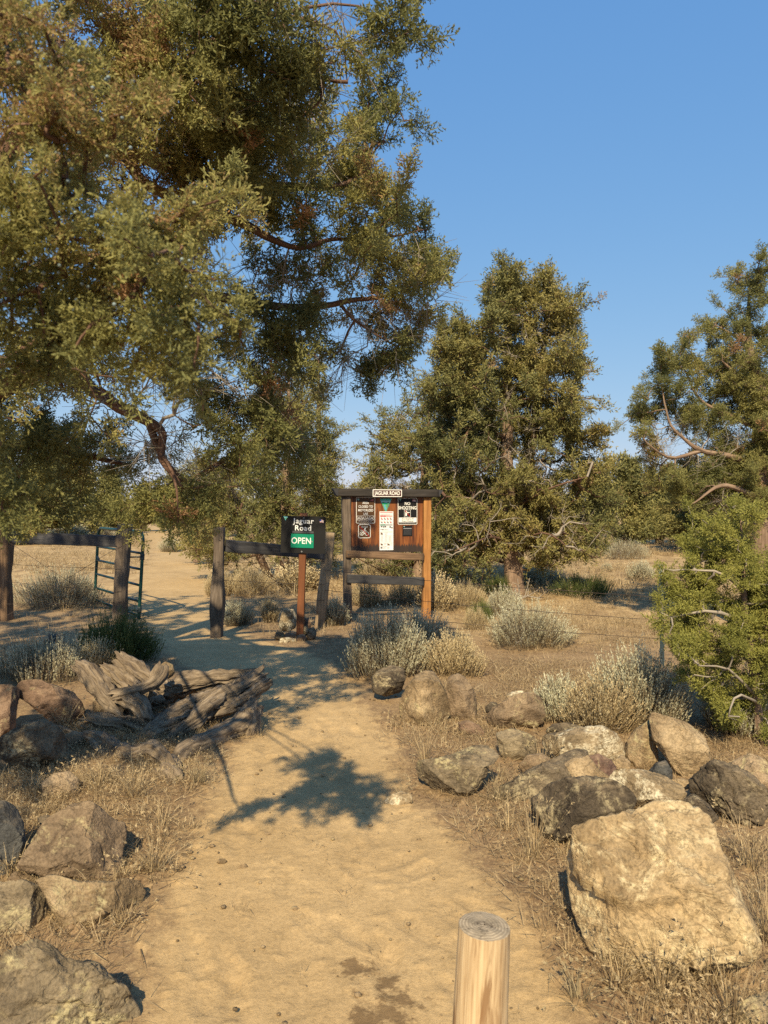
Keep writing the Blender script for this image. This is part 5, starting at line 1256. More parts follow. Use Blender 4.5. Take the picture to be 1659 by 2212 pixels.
# long notice
o, lx, lz = ksign('notice', 675, 418, 880, 1024, .002, 'offwhite', 'offwhite', 'long white printed notice', .002)
pol = [(rect(lx(683), lz(444), lx(868), lz(428)), 1), (rect(lx(683), lz(500), lx(775), lz(481)), 0), (rect(lx(777), lz(500), lx(868), lz(481)), 1), (rect(lx(683), lz(640), lx(760), lz(617)), 2), (rect(lx(762), lz(640), lx(868), lz(617)), 4)]
for k in range(3): pol.append((rect(lx(686), lz(462 + 7 * k), lx(860 - 20 * k), lz(459 + 7 * k)), 5))
for j, y_ in enumerate((515, 570)):
    for k, x in enumerate((693, 738, 782, 826)):
        for rg in ring(lx(x + 6), lz(y_), .010, .003, 10): pol.append((rg, 0))
        pol += [(bar(lx(x + 6), lz(y_ + 10), lx(x + 22), lz(y_ + 34), .014), 0 if (j + k) % 2 == 0 else 3), (bar(lx(x + 26), lz(y_ + 4), lx(x + 30), lz(y_ + 30), .007), 5)]
for x, y_, w_, h_ in ((690, 645, 26, 20), (722, 648, 24, 22), (750, 644, 22, 24), (820, 648, 24, 26), (848, 662, 22, 22), (690, 690, 14, 18), (715, 690, 18, 22)): pol.append((rect(lx(x), lz(y_ + h_), lx(x + w_), lz(y_)), 3))
pol.append((rect(lx(685), lz(742), lx(868), lz(736)), 3))
for x, y_, w_, h_ in ((690, 745, 36, 36), (690, 916, 38, 32), (790, 918, 40, 32)): pol.append(([(lx(x), lz(y_ + h_)), (lx(x + w_), lz(y_ + h_)), (lx(x + w_ * .85), lz(y_ + h_ * .35)), (lx(x), lz(y_))], 6))
for x0, x1, y0, y1, st in ((690, 738, 790, 890, 9), (748, 800, 752, 890, 9), (806, 860, 790, 890, 9), (740, 780, 920, 950, 8), (836, 866, 922, 950, 8), (725, 775, 975, 1000, 8), (785, 828, 975, 1000, 8), (740, 812, 655, 668, 7), (740, 812, 690, 712, 7)):
    for k, y_ in enumerate(np.arange(y0, y1, st)): pol.append((rect(lx(x0), lz(y_ + 3), lx(x1 - (k * 7) % 17), lz(y_)), 5))
pol += [(rect(lx(685), lz(912), lx(868), lz(908)), 3), (rect(lx(688), lz(998), lx(718), lz(974)), 3), (rect(lx(685), lz(966), lx(790), lz(962)), 3)]
plate('print', o, pol, ['red', 'pink', 'inkg', 'inkd', 'ink', 'ink', 'oldrail'], -.0060, -.0052)
# no shooting sign
o, lx, lz = ksign('shooting_sign', 948, 204, 1242, 623, .016, 'black', 'white', 'black and white sign forbidding shooting', .008)
lettering(o, [('NO', lx(1092), lz(317), .046, .82, 1.04), ('SHOOTING', lx(1093), lz(385), .046, .80, 1.02)], 'white', YL, .03)
plate('emblem', o, tri_polys(lx(985), lz(222), .034, .036), ['offwhite', 'sky_b', 'emgreen', 'emblue'], YL, -.0052)
plate('flag', o, flag_polys(lx(1168), lz(262), .05, .03), ['pink', 'white', 'pink'], YL, -.0052)
X0, Z0, s = lx(1092), lz(450), .050
pol = [(q_, 0) for q_ in (rect(X0 - s, Z0 - .055, X0 + s, Z0 - .051), rect(X0 - s, Z0 + .051, X0 + s, Z0 + .055), rect(X0 - s, Z0 - .051, X0 - s + .004, Z0 + .051), rect(X0 + s - .004, Z0 - .051, X0 + s, Z0 + .051))]
pol += [([(X0 - .034, Z0 - .036), (X0 - .008, Z0 - .036), (X0 - .006, Z0 + .024), (X0 - .012, Z0 + .042), (X0 - .026, Z0 + .038), (X0 - .030, Z0 + .02)], 0, .0001), ([(X0 - .006, Z0 + .022), (X0 + .040, Z0 + .020), (X0 + .040, Z0 + .014), (X0 - .006, Z0 + .004)], 0, .0001), (bar(X0 - .040, Z0 + .046, X0 + .042, Z0 - .046, .009), 1, .001)]
plate('pictogram', o, pol, ['white', 'red'], YL, -.0052)
plate('text_panel', o, [(rect(lx(962), lz(588), lx(1228), lz(515)), 0)], ['white'], YL, -.0052)
lettering(o, [('Area Closed to All', lx(1095), lz(544), .021, .80, 1.0), ('Firearm Discharge', lx(1095), lz(579), .021, .80, 1.0)], 'black', YL - .001, .02)
plate('small_print', o, [(rect(lx(975 + 26 * k), lz(600), lx(975 + 26 * k + 20), lz(594)), 0) for k in range(9)], ['ink'], YL, -.0052)
# no e-bikes sign
o, lx, lz = ksign('cycle_sign', 360, 617, 543, 832, .03, 'sbrown', 'white', 'small square sign forbidding electric cycles', .009)
lettering(o, [('NO E-BIKES', 0, lz(667), .016, .8, 1.0), ('e', lx(409), lz(778), .026, 1.2, 1.0)], 'white', YL, .02)
pol = []
for cx in (411, 487):
    for rg in ring(lx(cx), lz(762), .029, .0055, 18): pol.append((rg, 0))
pol += [(bar(lx(411), lz(762), lx(440), lz(715), .007), 0), (bar(lx(440), lz(715), lx(395), lz(708), .006), 0), (bar(lx(440), lz(718), lx(450), lz(768), .011), 0), (bar(lx(448), lz(752), lx(487), lz(762), .007), 0), (bar(lx(440), lz(720), lx(468), lz(735), .016), 0), (bar(lx(447), lz(712), lx(460), lz(695), .018), 0), (bar(lx(455), lz(712), lx(480), lz(715), .007), 0), (circ(lx(460), lz(682), .0125, 14), 0)]
pol.append((bar(lx(378), lz(645), lx(520), lz(806), .011), 1, .0014))
plate('pictogram', o, pol, ['white', 'red'], YL, -.0052)
# small black notice
o, lx, lz = ksign('small_notice', 1020, 640, 1166, 806, .003, 'black', 'black', 'small black notice in fine print', .003)
pol = [(rect(lx(1032), lz(690), lx(1156), lz(680)), 0)]
for k, y_ in enumerate(range(700, 785, 9)): pol.append((rect(lx(1030 + (k * 5) % 11), lz(y_ + 3), lx(1158 - (k * 7) % 13), lz(y_)), 1))
plate('print', o, pol, ['ink', 'inkd'], -.0060, -.0052)
plate('emblem', o, tri_polys(lx(1044), lz(650), .02, .02), ['offwhite', 'sky_b', 'emgreen', 'emblue'], -.0060, -.0052)

# ------------------------------------------------------------------ round wooden bollard in the path
DB = 1.98
bl_ = thing('wooden_bollard', 'round pale wooden bollard with grey cracked top standing in the trail', 'bollard', (P(1040, 1, DB)[0], DB, ground_z(.27, DB)))
zt = P(0, 2000, DB)[2] - bl_.location.z
v, q, gu = tube([(-.012, 0, -.1), (-.002, 0, zt * .5), (.008, 0, zt)], [.079, .0755, .0715], n=60, sides=64, flute=.035, ffreq=6, seed=4)
v = v[64:-64]; n_ = len(v) // 64; gu = gu[64:-64]
ii = np.arange(n_ * 64).reshape(n_, 64); jj = np.roll(ii, -1, 1)
link('shaft', make_mesh('shaft', v, np.stack([ii[:-1], jj[:-1], jj[1:], ii[1:]], -1).reshape(-1, 4), mat=M['bollard'], smooth=True, attrs={'guv': gu}), bl_)
topr = v[-64:]; c = topr.mean(0); rg = [topr * f_ + c * (1 - f_) for f_ in (1, .8, .6, .4, .2, .03)]
tv = np.concatenate(rg); tv[:, 2] += .004 * fbm(tv * 30, 3, 8) * np.repeat([0, 1, 1, 1, 1, 1], 64) + .003 * np.repeat([0, .6, 1, 1, 1, 1], 64)
ii = np.arange(6 * 64).reshape(6, 64); jj = np.roll(ii, -1, 1)
link('end_grain', make_mesh('end_grain', tv - [0, 0, 0], np.stack([ii[:-1], jj[:-1], jj[1:], ii[1:]], -1).reshape(-1, 4), mat=M['bollard_end'], smooth=True), bl_)

# ------------------------------------------------------------------ sagebrush and rabbitbrush
def sage_parts(seed, W, Hh, n, spike=(.18, .36), leafl=.026, leafw=.0065, spread=.5, dead=.2, nl=18):
    r = np.random.default_rng(seed)
    a = r.uniform(0, 2 * math.pi, n); ph = np.arccos(r.uniform(.06, 1, n))
    lob = 1 + .22 * np.sin(a * 3 + seed) + .12 * np.sin(a * 5 + 2 * seed)
    sh = r.uniform(.5, 1, n) ** .6
    S = np.stack([np.cos(a) * np.sin(ph) * W * .5 * lob, np.sin(a) * np.sin(ph) * W * .5 * lob, np.cos(ph) * Hh * .78 * (.9 + .2 * np.sin(a * 4 + seed)) + .03], 1) * sh[:, None]
    S[:, 2] = np.maximum(S[:, 2], .03)
    k = r.choice(n, min(n, 130), replace=False)
    sub = S[k] * .82
    par, order = mst(np.array([[0, 0, -.02], [W * .06, .02, .0], [-W * .05, -.03, 0]]), sub, .8)
    nodes = np.concatenate([[[0, 0, -.02], [W * .06, .02, .0], [-W * .05, -.03, 0]], sub])
    rad = radii_from(par, order, 3, .0022, 2.2); prad = np.where(par >= 3, rad[np.clip(par - 3, 0, None)], rad)
    prad = np.minimum(prad, rad * 1.5)
    mid = (nodes[par] + sub) / 2 + r.normal(0, .1, sub.shape) * np.linalg.norm(sub - nodes[par], axis=1)[:, None]
    ac = Acc(); rr = (rad + prad) / 2
    v, q, g_ = frustums(nodes[par], mid, prad, rr, 5); ac.add(v, q, guv=g_)
    v, q, g_ = frustums(mid, sub, rr, rad, 5); ac.add(v, q, guv=g_)
    stem = ac.mesh('stems', M['twig_grey'])
    D = unit(unit(S * [1, 1, .6]) * spread + np.array([0, 0, 1.]) + r.normal(0, .12, S.shape))
    L = r.uniform(*spike, n) * (.6 + .5 * S[:, 2] / Hh)
    B = S - D * (L * .45)[:, None]
    # leaf base height fraction drives leaf kind: dry twiggy lower leaves, silvery tips
    t = .12 + .88 * r.uniform(0, 1, (n, nl)) ** .9
    A = B[:, None] + D[:, None] * (L[:, None] * t)[..., None]
    LD = unit(D[:, None] * 1.0 + r.normal(0, .27, (n, nl, 3)))
    ln = leafl * r.uniform(.6, 1.3, (n, nl)) * (1.15 - .5 * t); wd = leafw * r.uniform(.7, 1.3, (n, nl))
    isd = r.uniform(0, 1, n) < dead
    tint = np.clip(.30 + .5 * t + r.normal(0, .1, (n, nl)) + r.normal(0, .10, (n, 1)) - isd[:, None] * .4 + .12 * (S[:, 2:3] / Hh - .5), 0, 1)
    v1, q1 = blades(A.reshape(-1, 3), LD.reshape(-1, 3), ln.ravel(), wd.ravel(), r.normal(0, 1, (n * nl, 3)))
    v2, q2 = blades(B - D * (L * .5)[:, None], D, L * 1.5, np.full(n, .004), r.normal(0, 1, (n, 3)))
    tt = np.concatenate([np.repeat(tint.ravel(), 4), np.full(n * 4, .18)])
    # dry twigs low in the bush
    nd = n // 2
    a = r.uniform(0, 6.28, nd); rr_ = W * .5 * r.uniform(.3, .95, nd)
    A3 = np.stack([np.cos(a) * rr_ * .5, np.sin(a) * rr_ * .5, r.uniform(0, .25, nd) * Hh], 1); D3_ = unit(np.stack([np.cos(a), np.sin(a), r.uniform(.1, 1.1, nd)], 1) + r.normal(0, .3, (nd, 3)))
    v3, q3 = blades(A3, D3_, r.uniform(.1, .28, nd) * W, np.full(nd, .005), r.normal(0, 1, (nd, 3)))
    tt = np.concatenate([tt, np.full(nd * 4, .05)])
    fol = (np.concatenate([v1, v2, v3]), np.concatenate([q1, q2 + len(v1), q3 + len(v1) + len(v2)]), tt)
    return stem, fol
SG = {}
def bush(u, v, wpx, hpx, label, cat, kind, seed, mat='sage', d=None, group='sagebrush growing around the trailhead', dens=1.0, name='sagebrush', rot=None, **kw):
    g_ = G(u, v) if d is None else np.array([P(u, 1, d)[0], d, 0.])
    if d is not None: g_[2] = ground_z(g_[0], g_[1])
    dd = g_[1]; W = wpx * dd / F; Hh = hpx * dd / F
    key = (kind, mat)
    o = thing(name, label, cat, (g_[0], g_[1] + W * .28, g_[2]), group)
    if kind is None or key not in SG:
        st, fo = sage_parts(seed, W, Hh, int((380 + 620 * W) * dens), **kw)
        fm = make_mesh('foliage', fo[0], fo[1], mat=M[mat], attrs={'tint': fo[2]})
        if kind is not None: SG[key] = (st, fm, W, Hh)
        s = (1, 1, 1)
    else:
        st, fm, W0, H0 = SG[key]; s = (W / W0, W / W0, Hh / H0)
    link('stems', st, o); link('foliage', fm, o)
    o.scale = s; o.rotation_euler = (0, 0, random.uniform(0, 6.28) if rot is None else rot)
    return o
# near and large ones, each its own shape
bush(835, 1465, 190, 150, 'largest sagebrush, grey and bushy, filling the space below the noticeboard', 'sagebrush', None, 1, dens=1.9)
bush(905, 1420, 130, 95, 'pale sagebrush crown pressed against the largest one, near the bright orange post', 'sagebrush', None, 12, dens=1.5)
bush(985, 1462, 115, 85, 'straw-tipped sagebrush next to the largest one, above the narrow upright boulder', 'sagebrush', None, 2, 'sage_pale', dens=1.3)
bush(1150, 1402, 185, 100, 'rounded silvery sagebrush alone on dry grass, under the fence wires', 'sagebrush', None, 3, dens=1.3, spread=.8)
bush(1215, 1565, 125, 95, 'small upright sagebrush beside the wide brown boulder', 'sagebrush', None, 4, dens=1.2, spread=.35, spike=(.1, .2))
bush(1395, 1575, 215, 170, 'big leaning sagebrush with long pale spikes below the young juniper', 'sagebrush', None, 5, dens=1.7, spread=.65)
bush(1300, 1590, 150, 110, 'brownish half-dead sagebrush in front of the big leaning one', 'sagebrush', None, 6, 'sage_pale', dens=1.1, dead=.6, spread=.8)
bush(1620, 1590, 160, 110, 'shaded grey sagebrush under the lowest twigs of the young juniper', 'sagebrush', None, 7, dens=1.1)
bush(75, 1475, 230, 85, 'loose sagebrush with tall pale stalks behind the reddish boulder', 'sagebrush', None, 8, dens=.9, spike=(.2, .38), spread=.3)
bush(200, 1455, 90, 60, 'straw-coloured sagebrush clump tucked behind the stump', 'sagebrush', None, 9, 'sage_pale', dens=.9, spike=(.15, .3), spread=.3)
bush(105, 1322, 190, 100, 'dark-stemmed blue-grey sagebrush behind the fence wires beside the gate', 'sagebrush', None, 10, d=11.6, dens=1.3, spread=.7)
# farther ones share shapes
far_s = [
    (508, 1352, 58, 52, 'sage', 'small blue-grey sagebrush at the foot of the grey fence post', None, .7),
    (580, 1345, 34, 42, 'sage_pale', 'thin dry sagebrush sprig by the heap of stones', None, .6),
    (722, 1352, 50, 55, 'sage', 'grey sagebrush squeezed between leaning fence post and noticeboard', None, 1),
    (470, 1290, 70, 60, 'sage_pale', 'pale sagebrush behind the grey fence post, trail side', 13.5, 1),
    (535, 1288, 110, 65, 'sage_pale', 'wide straw-pale sagebrush behind the dark rail', 13.6, 1),
    (640, 1290, 90, 50, 'sage_pale', 'dry sagebrush behind the road sign post', 14.2, 1),
    (820, 1262, 110, 58, 'sage_pale', 'pale sagebrush framed between the two rails of the noticeboard', 15.5, 1),
    (790, 1320, 80, 55, 'sage_pale', 'brown sagebrush just behind the lower rail of the noticeboard', 12.0, 1),
    (870, 1318, 80, 52, 'sage_pale', 'straw sagebrush behind the bright orange post', 12.2, 1),
    (945, 1335, 70, 62, 'sage_pale', 'golden sagebrush beyond the bright orange post, in the sun', 11.5, 1),
    (1010, 1325, 90, 60, 'sage_pale', 'fuzzy straw sagebrush under the middle wire', 11.8, 1),
    (1090, 1330, 80, 55, 'sage', 'grey sagebrush behind the rounded silvery one', 11.0, 1),
    (1030, 1375, 60, 50, 'sage_pale', 'low straw tuft-like sagebrush behind the largest one', 9.6, 1),
    (1360, 1212, 105, 48, 'sage', 'wide silver-grey sagebrush clump on the rise before the far junipers', 23, 1),
    (1392, 1258, 50, 38, 'sage', 'round grey sagebrush standing on bare golden ground', 16.3, 1),
    (1314, 1246, 24, 18, 'sage', 'tiny pale sagebrush on the golden meadow', 19, 1),
    (130, 1162, 90, 38, 'sage', 'distant blue-grey sagebrush above the grey rail', 40, 1),
    (200, 1162, 80, 34, 'sage', 'distant sagebrush just before the yellow meadow', 42, 1),
    (70, 1168, 70, 34, 'sage', 'distant sagebrush under the drooping limb of the old juniper', 38, 1),
    (365, 1192, 46, 30, 'sage', 'pale sagebrush on the trail side beyond the gate', 29, 1),
    (1150, 1265, 70, 40, 'sage', 'shaded sagebrush at the foot of the tall twin-trunked tree', 15.2, 1),
    (1200, 1262, 60, 36, 'sage', 'dark sagebrush in the shade past the tall twin trunks', 15.6, 1),
]
for k, (u, v, w_, h_, mt, lab, d, dn) in enumerate(far_s):
    bush(u, v, w_, h_, lab, 'sagebrush', k % 4, 60 + k, mt, d=d, dens=1.0)
RB = 'green rabbitbrush'
kwr = dict(spike=(.2, .42), leafl=.05, leafw=.005, spread=.55, dead=.05, nl=12)
bush(232, 1440, 165, 105, 'dark green feathery bush in the shade behind the stump', 'rabbitbrush', None, 30, 'rabbit', name='rabbitbrush', group=RB, dens=1.6, **kwr)
bush(1268, 1292, 125, 44, 'olive rabbitbrush spreading in front of the golden meadow', 'rabbitbrush', 1, 31, 'rabbit', d=13.2, name='rabbitbrush', group=RB, dens=.9, **kwr)
bush(1078, 1283, 60, 42, 'yellow-green rabbitbrush against the base of the twin trunks', 'rabbitbrush', 1, 32, 'rabbit', d=13.4, name='rabbitbrush', group=RB, dens=.9, **kwr)
bush(1042, 1350, 50, 42, 'thin olive rabbitbrush between straw sagebrush clumps', 'rabbitbrush', 1, 33, 'rabbit', d=10.4, name='rabbitbrush', group=RB, dens=.9, **kwr)
bush(255, 1128, 40, 10, 'green bush lying on the yellow meadow', 'rabbitbrush', 1, 34, 'rabbit', d=70, name='rabbitbrush', group=RB, **kwr)
bush(150, 1170, 60, 18, 'yellow-green bush before the distant blue-grey sagebrush', 'rabbitbrush', 1, 35, 'rabbit', d=36, name='rabbitbrush', group=RB, **kwr)
# dead shrub by the big tree
ds = thing('dead_shrub', 'bare grey dead shrub with crooked stem in front of the twin trunks', 'dead shrub', tuple(G(1118, 1298)))
b0 = np.array(ds.location); rr = np.random.default_rng(5)
tips = np.concatenate([b0 + unit(rr.normal(0, 1, (46, 3)) + [0, 0, .9]) * rr.uniform(.1, .55, (46, 1)), b0 + np.array([[.03, 0, .1], [.02, 0, .25], [.0, 0, .4]])]); tips[:, 2] = np.maximum(tips[:, 2], b0[2] + .05)
par, order = mst(b0[None], tips, .6); rad = radii_from(par, order, 1, .005, 2.1); nd = np.concatenate([b0[None], tips]); pr = np.where(par >= 1, rad[np.clip(par - 1, 0, None)], rad)
v, q, g_ = frustums(nd[par] - b0, tips - b0, np.minimum(pr, rad * 1.5), rad, 5)
link('stems', make_mesh('stems', v, q, mat=M['twig_grey'], attrs={'guv': g_}), ds)

# ------------------------------------------------------------------ dry grass
def tuft(seed, n, h, spread=.5, droop=.5, w=.004, base=.03, heads=True):
    r = np.random.default_rng(seed); L = 5
    a = r.uniform(0, 6.28, n); b = np.sqrt(r.uniform(0, 1, n)) * base
    B = np.stack([np.cos(a) * b, np.sin(a) * b, 0 * a - .005], 1)
    az = a + r.normal(0, .7, n); tl = np.abs(r.normal(0, spread, n)); hh_ = h * r.uniform(.45, 1.15, n); dr = droop * r.uniform(.2, 1.3, n)
    t = np.linspace(0, 1, L)
    hor = np.sin(tl)[:, None] * t + dr[:, None] * t ** 2.4 * .7
    ver = np.cos(tl)[:, None] * t - dr[:, None] * t ** 3 * .45
    X_ = B[:, None, 0] + np.cos(az)[:, None] * hor * hh_[:, None]; Y_ = B[:, None, 1] + np.sin(az)[:, None] * hor * hh_[:, None]; Z_ = B[:, None, 2] + np.maximum(ver, .02 * t) * hh_[:, None]
    C_ = np.stack([X_, Y_, Z_], -1)
    sd = unit(np.stack([-np.sin(az), np.cos(az), 0 * az], 1) + r.normal(0, .4, (n, 3)))
    wd = w * r.uniform(.6, 1.3, n)[:, None] * (1.05 - t)[None]
    V_ = np.stack([C_ - sd[:, None] * wd[..., None] * .5, C_ + sd[:, None] * wd[..., None] * .5], 2).reshape(n, L * 2, 3)
    q = np.array([[2 * k, 2 * k + 1, 2 * k + 3, 2 * k + 2] for k in range(L - 1)])
    Q_ = (q[None] + (np.arange(n) * L * 2)[:, None, None]).reshape(-1, 4)
    ti = np.repeat(np.clip(.5 + r.normal(0, .22, n), 0, 1), L * 2)
    V_ = V_.reshape(-1, 3)
    if heads:
        k = np.where(r.uniform(0, 1, n) < .35)[0]; m = 6
        tp_ = r.uniform(.7, 1, (len(k), m)); tip = C_[k, -1]; prev = C_[k, -2]
        A = prev[:, None] + (tip - prev)[:, None] * (tp_ * 1.1)[..., None]; Dd = unit((tip - prev)[:, None] + r.normal(0, .018, A.shape) * h * 4)
        v2, q2 = blades(A.reshape(-1, 3), unit(Dd.reshape(-1, 3) + r.normal(0, .35, (len(k) * m, 3))), r.uniform(.012, .022, len(k) * m), np.full(len(k) * m, w * 1.1), r.normal(0, 1, (len(k) * m, 3)))
        Q_ = np.concatenate([Q_, q2 + len(V_)]); V_ = np.concatenate([V_, v2]); ti = np.concatenate([ti, np.full(len(v2), .75)])
    return V_, Q_, ti
GT = 'dry bunchgrass tufts among the boulders'
def grass(u, v, hpx, n, label, seed, d=None, mat='grass', **kw):
    g_ = G(u, v) if d is None else np.array([P(u, 1, d)[0], d, ground_z(P(u, 1, d)[0], d)])
    vv, qq, tt = tuft(seed, n, hpx * g_[1] / F, **kw)
    o = link('grass_tuft', make_mesh('grass_tuft', vv, qq, mat=M[mat], attrs={'tint': tt}), None, tuple(g_))
    return tag(o, label, 'grass tuft', GT)
grass(918, 1648, 115, 60, 'golden grass tuft arching out behind the flat-topped boulder', 1, spread=.35, droop=.7, w=.0035)
grass(860, 1570, 40, 60, 'low spreading straw tuft at the base of the lichen-crowned boulder', 2, spread=1.0, droop=.3)
grass(935, 1500, 75, 45, 'grass stems standing in front of the tan lichen-crowned boulder', 3, d=5.65, spread=.25, droop=.3)
grass(432, 1692, 62, 130, 'short grey-green bunchgrass tuft at the front of the stump', 4, mat='grass_grey', spread=.7, droop=.35, w=.003)
grass(1172, 1656, 75, 55, 'upright straw tuft beside the white-lichen boulder', 5, spread=.3, droop=.3)
grass(1150, 1850, 150, 70, 'tall straw stems against the dark pitted boulder', 6, spread=.35, droop=.25, w=.003)
grass(1075, 1730, 80, 50, 'tangled grey grass in front of the long dark boulder', 7, spread=.7, mat='grass_grey')
grass(1100, 1790, 70, 60, 'tangled straw below the long dark boulder', 8, spread=.9)
grass(1620, 1840, 150, 80, 'nodding seed-headed grass by the lumpy knobbly boulder', 9, d=3.15, spread=.4, droop=.8)
grass(1660, 1980, 210, 90, 'tall grass clump at the picture edge over the biggest boulder', 10, d=2.6, spread=.35, droop=.5)
grass(1530, 2110, 190, 90, 'dense straw clump at the foot of the biggest boulder', 11, d=2.36, spread=.4, droop=.4)
grass(1430, 2130, 170, 80, 'straw stems rising before the middle of the biggest boulder', 12, d=2.32, spread=.35, droop=.4)
grass(1330, 2110, 130, 90, 'flattened straw clump at the trail end of the biggest boulder', 13, d=2.36, spread=.8, droop=.5)
grass(1580, 2190, 160, 90, 'yellow grass clump before the corner boulder', 14, d=2.2, spread=.5, droop=.4)
grass(1250, 2160, 90, 80, 'sprawling dry weeds between bollard and biggest boulder', 15, spread=1.0, droop=.4, mat='grass_grey')
grass(330, 1880, 95, 110, 'tangled straw heap beside the flat tan boulder', 16, spread=1.1, droop=.4)
grass(350, 1790, 90, 30, 'few long bent straws next to the big angular boulder', 17, spread=.7, droop=.2)
grass(270, 1990, 50, 110, 'matted straw below the flat tan boulder', 18, spread=1.2, droop=.3)
grass(290, 1720, 70, 150, 'fluffy straw mound below the stump roots', 19, spread=1.0, droop=.4)
grass(215, 1700, 80, 120, 'straw mound between half-buried stone and stump', 20, spread=.9, droop=.4)
grass(70, 1720, 60, 110, 'matted straw behind the smooth blue-black boulder', 21, spread=1.1, droop=.3)
grass(30, 1800, 90, 40, 'straw stems between the blue-black and grey speckled boulders', 22, d=3.1, spread=.5, droop=.4)
grass(140, 1620, 90, 60, 'shaded grass stems behind the dark mottled boulder', 23, d=5.2, spread=.6, droop=.4, mat='grass_grey')
grass(870, 1725, 60, 40, 'wispy weed sprouting from the half-sunk flat stone', 24, spread=.6, mat='grass_grey', w=.0025)
grass(560, 1590, 45, 30, 'small grass wisps at the end of the stump', 25, spread=.8, w=.003)
grass(960, 1540, 45, 30, 'straw wisps between the two upright boulders', 26, d=5.15, spread=.5)
grass(1390, 1400, 55, 90, 'dark grass clump below the lowest wire', 27, d=7.6, spread=.5, droop=.3, mat='grass_grey')
grass(1045, 1640, 40, 60, 'straw wisps on the soil behind the flat-topped boulder', 28, spread=1.0)
grass(1240, 1385, 130, 60, 'tall golden grass behind the rounded silvery sagebrush', 29, d=8.8, spread=.2, droop=.2)
grass(1185, 1400, 110, 50, 'thin golden stems beside the rounded silvery sagebrush', 30, d=8.3, spread=.25, droop=.2)

# ground cover nobody could count
TF = [tuft(200 + k, 22, .16, spread=.55, droop=.5, w=.005, base=.05) for k in range(8)]
FL = [tuft(300 + k, 12, .13, spread=1.45, droop=.1, w=.0035, base=.10, heads=False) for k in range(8)]
def scatter(n, box, dens, seed):
    r = np.random.default_rng(seed); x = r.uniform(box[0], box[1], n); yy = r.uniform(box[2], box[3], n)
    pr = dens(x, yy); k = r.uniform(0, 1, n) < pr
    return x[k], yy[k]
def clump(x, yy, f_, s): return np.clip(.5 + 1.6 * fbm(np.stack([x * f_, yy * f_, 0 * x], 1), 3, s), 0, 1)
def off(x, yy, m=.25):
    a = np.interp(yy, PY, PL); b = np.interp(yy, PY, PR); return np.clip(np.maximum(a - x, x - b) / m, 0, 1)
regs = [
    (5200, (.3, 9, 6.4, 17), lambda x, yy: off(x, yy, .6) * clump(x, yy, .9, 61) * .9 * (1 - .75 * ((x > .2) & (x < 2.4) & (yy < 8.0))), .75),
    (9000, (-16, 16, 12.5, 42), lambda x, yy: off(x, yy, .6) * clump(x, yy, .35, 62), 1.7),
    (800, (-2.3, -.75, 3.0, 5.2), lambda x, yy: off(x, yy, .15) * clump(x, yy, 1.6, 63), .55),
    (800, (.6, 1.9, 2.0, 3.4), lambda x, yy: off(x, yy, .25) * clump(x, yy, 2, 64), .6),
    (500, (.4, 3.4, 3.4, 6.4), lambda x, yy: off(x, yy, .5) * clump(x, yy, 1.4, 65) * .5, .5),
    (700, (-6, -1.5, 6, 13), lambda x, yy: off(x, yy, .5) * clump(x, yy, 1.0, 66) * .6, .8),
]
xs_, ys_, sc_ = [], [], []
for k, (n, bx_, dn, s) in enumerate(regs):
    x, yy = scatter(n, bx_, dn, 70 + k); xs_.append(x); ys_.append(yy); sc_.append(np.full(len(x), s))
x, yy, s = np.concatenate(xs_), np.concatenate(ys_), np.concatenate(sc_)
r = np.random.default_rng(81); n = len(x)
th = r.uniform(0, 6.28, n); Rm = np.zeros((n, 3, 3)); Rm[:, 0, 0] = np.cos(th); Rm[:, 0, 1] = -np.sin(th); Rm[:, 1, 0] = np.sin(th); Rm[:, 1, 1] = np.cos(th); Rm[:, 2, 2] = 1
v, q, a = instance(TF, r.integers(0, 8, n), Rm, s * r.uniform(.6, 1.3, n), np.stack([x, yy, gz(x, yy)], 1), r.normal(-.05, .12, n))
tag(link('dry_grass', make_mesh('dry_grass', v, q, mat=M['grass'], attrs={'tint': a})), 'short golden dry grass covering the ground between bushes', 'grass', kind='stuff')
regs = [(4200, (-2.4, .9, 2.0, 5.6), lambda x, yy: off(x, yy, .3) * (.25 + .75 * clump(x, yy, 1.5, 91)), 1), (4200, (.3, 3.2, 2.0, 7.5), lambda x, yy: off(x, yy, .35) * (.12 + .88 * clump(x, yy, 1.3, 92)), 1),
        (5200, (-6, 7, 6, 14), lambda x, yy: off(x, yy, .4) * (.2 + .8 * clump(x, yy, .8, 93)), 1.4), (260, (-.9, .6, 2.2, 6), lambda x, yy: 0 * x + .6, .4)]
xs_, ys_, sc_ = [], [], []
for k, (n, bx_, dn, s) in enumerate(regs):
    x, yy = scatter(n, bx_, dn, 95 + k); xs_.append(x); ys_.append(yy); sc_.append(np.full(len(x), s))
x, yy, s = np.concatenate(xs_), np.concatenate(ys_), np.concatenate(sc_); n = len(x)
th = r.uniform(0, 6.28, n); Rm = np.zeros((n, 3, 3)); Rm[:, 0, 0] = np.cos(th); Rm[:, 0, 1] = -np.sin(th); Rm[:, 1, 0] = np.sin(th); Rm[:, 1, 1] = np.cos(th); Rm[:, 2, 2] = .5
v, q, a = instance(FL, r.integers(0, 8, n), Rm, s * r.uniform(.5, 1.3, n), np.stack([x, yy, gz(x, yy) + .014], 1), r.normal(-.1, .15, n))
tag(link('straw_litter', make_mesh('straw_litter', v, q, mat=M['grass'], attrs={'tint': a})), 'fallen straw and twigs strewn flat over the soil beside the trail', 'straw', kind='stuff')
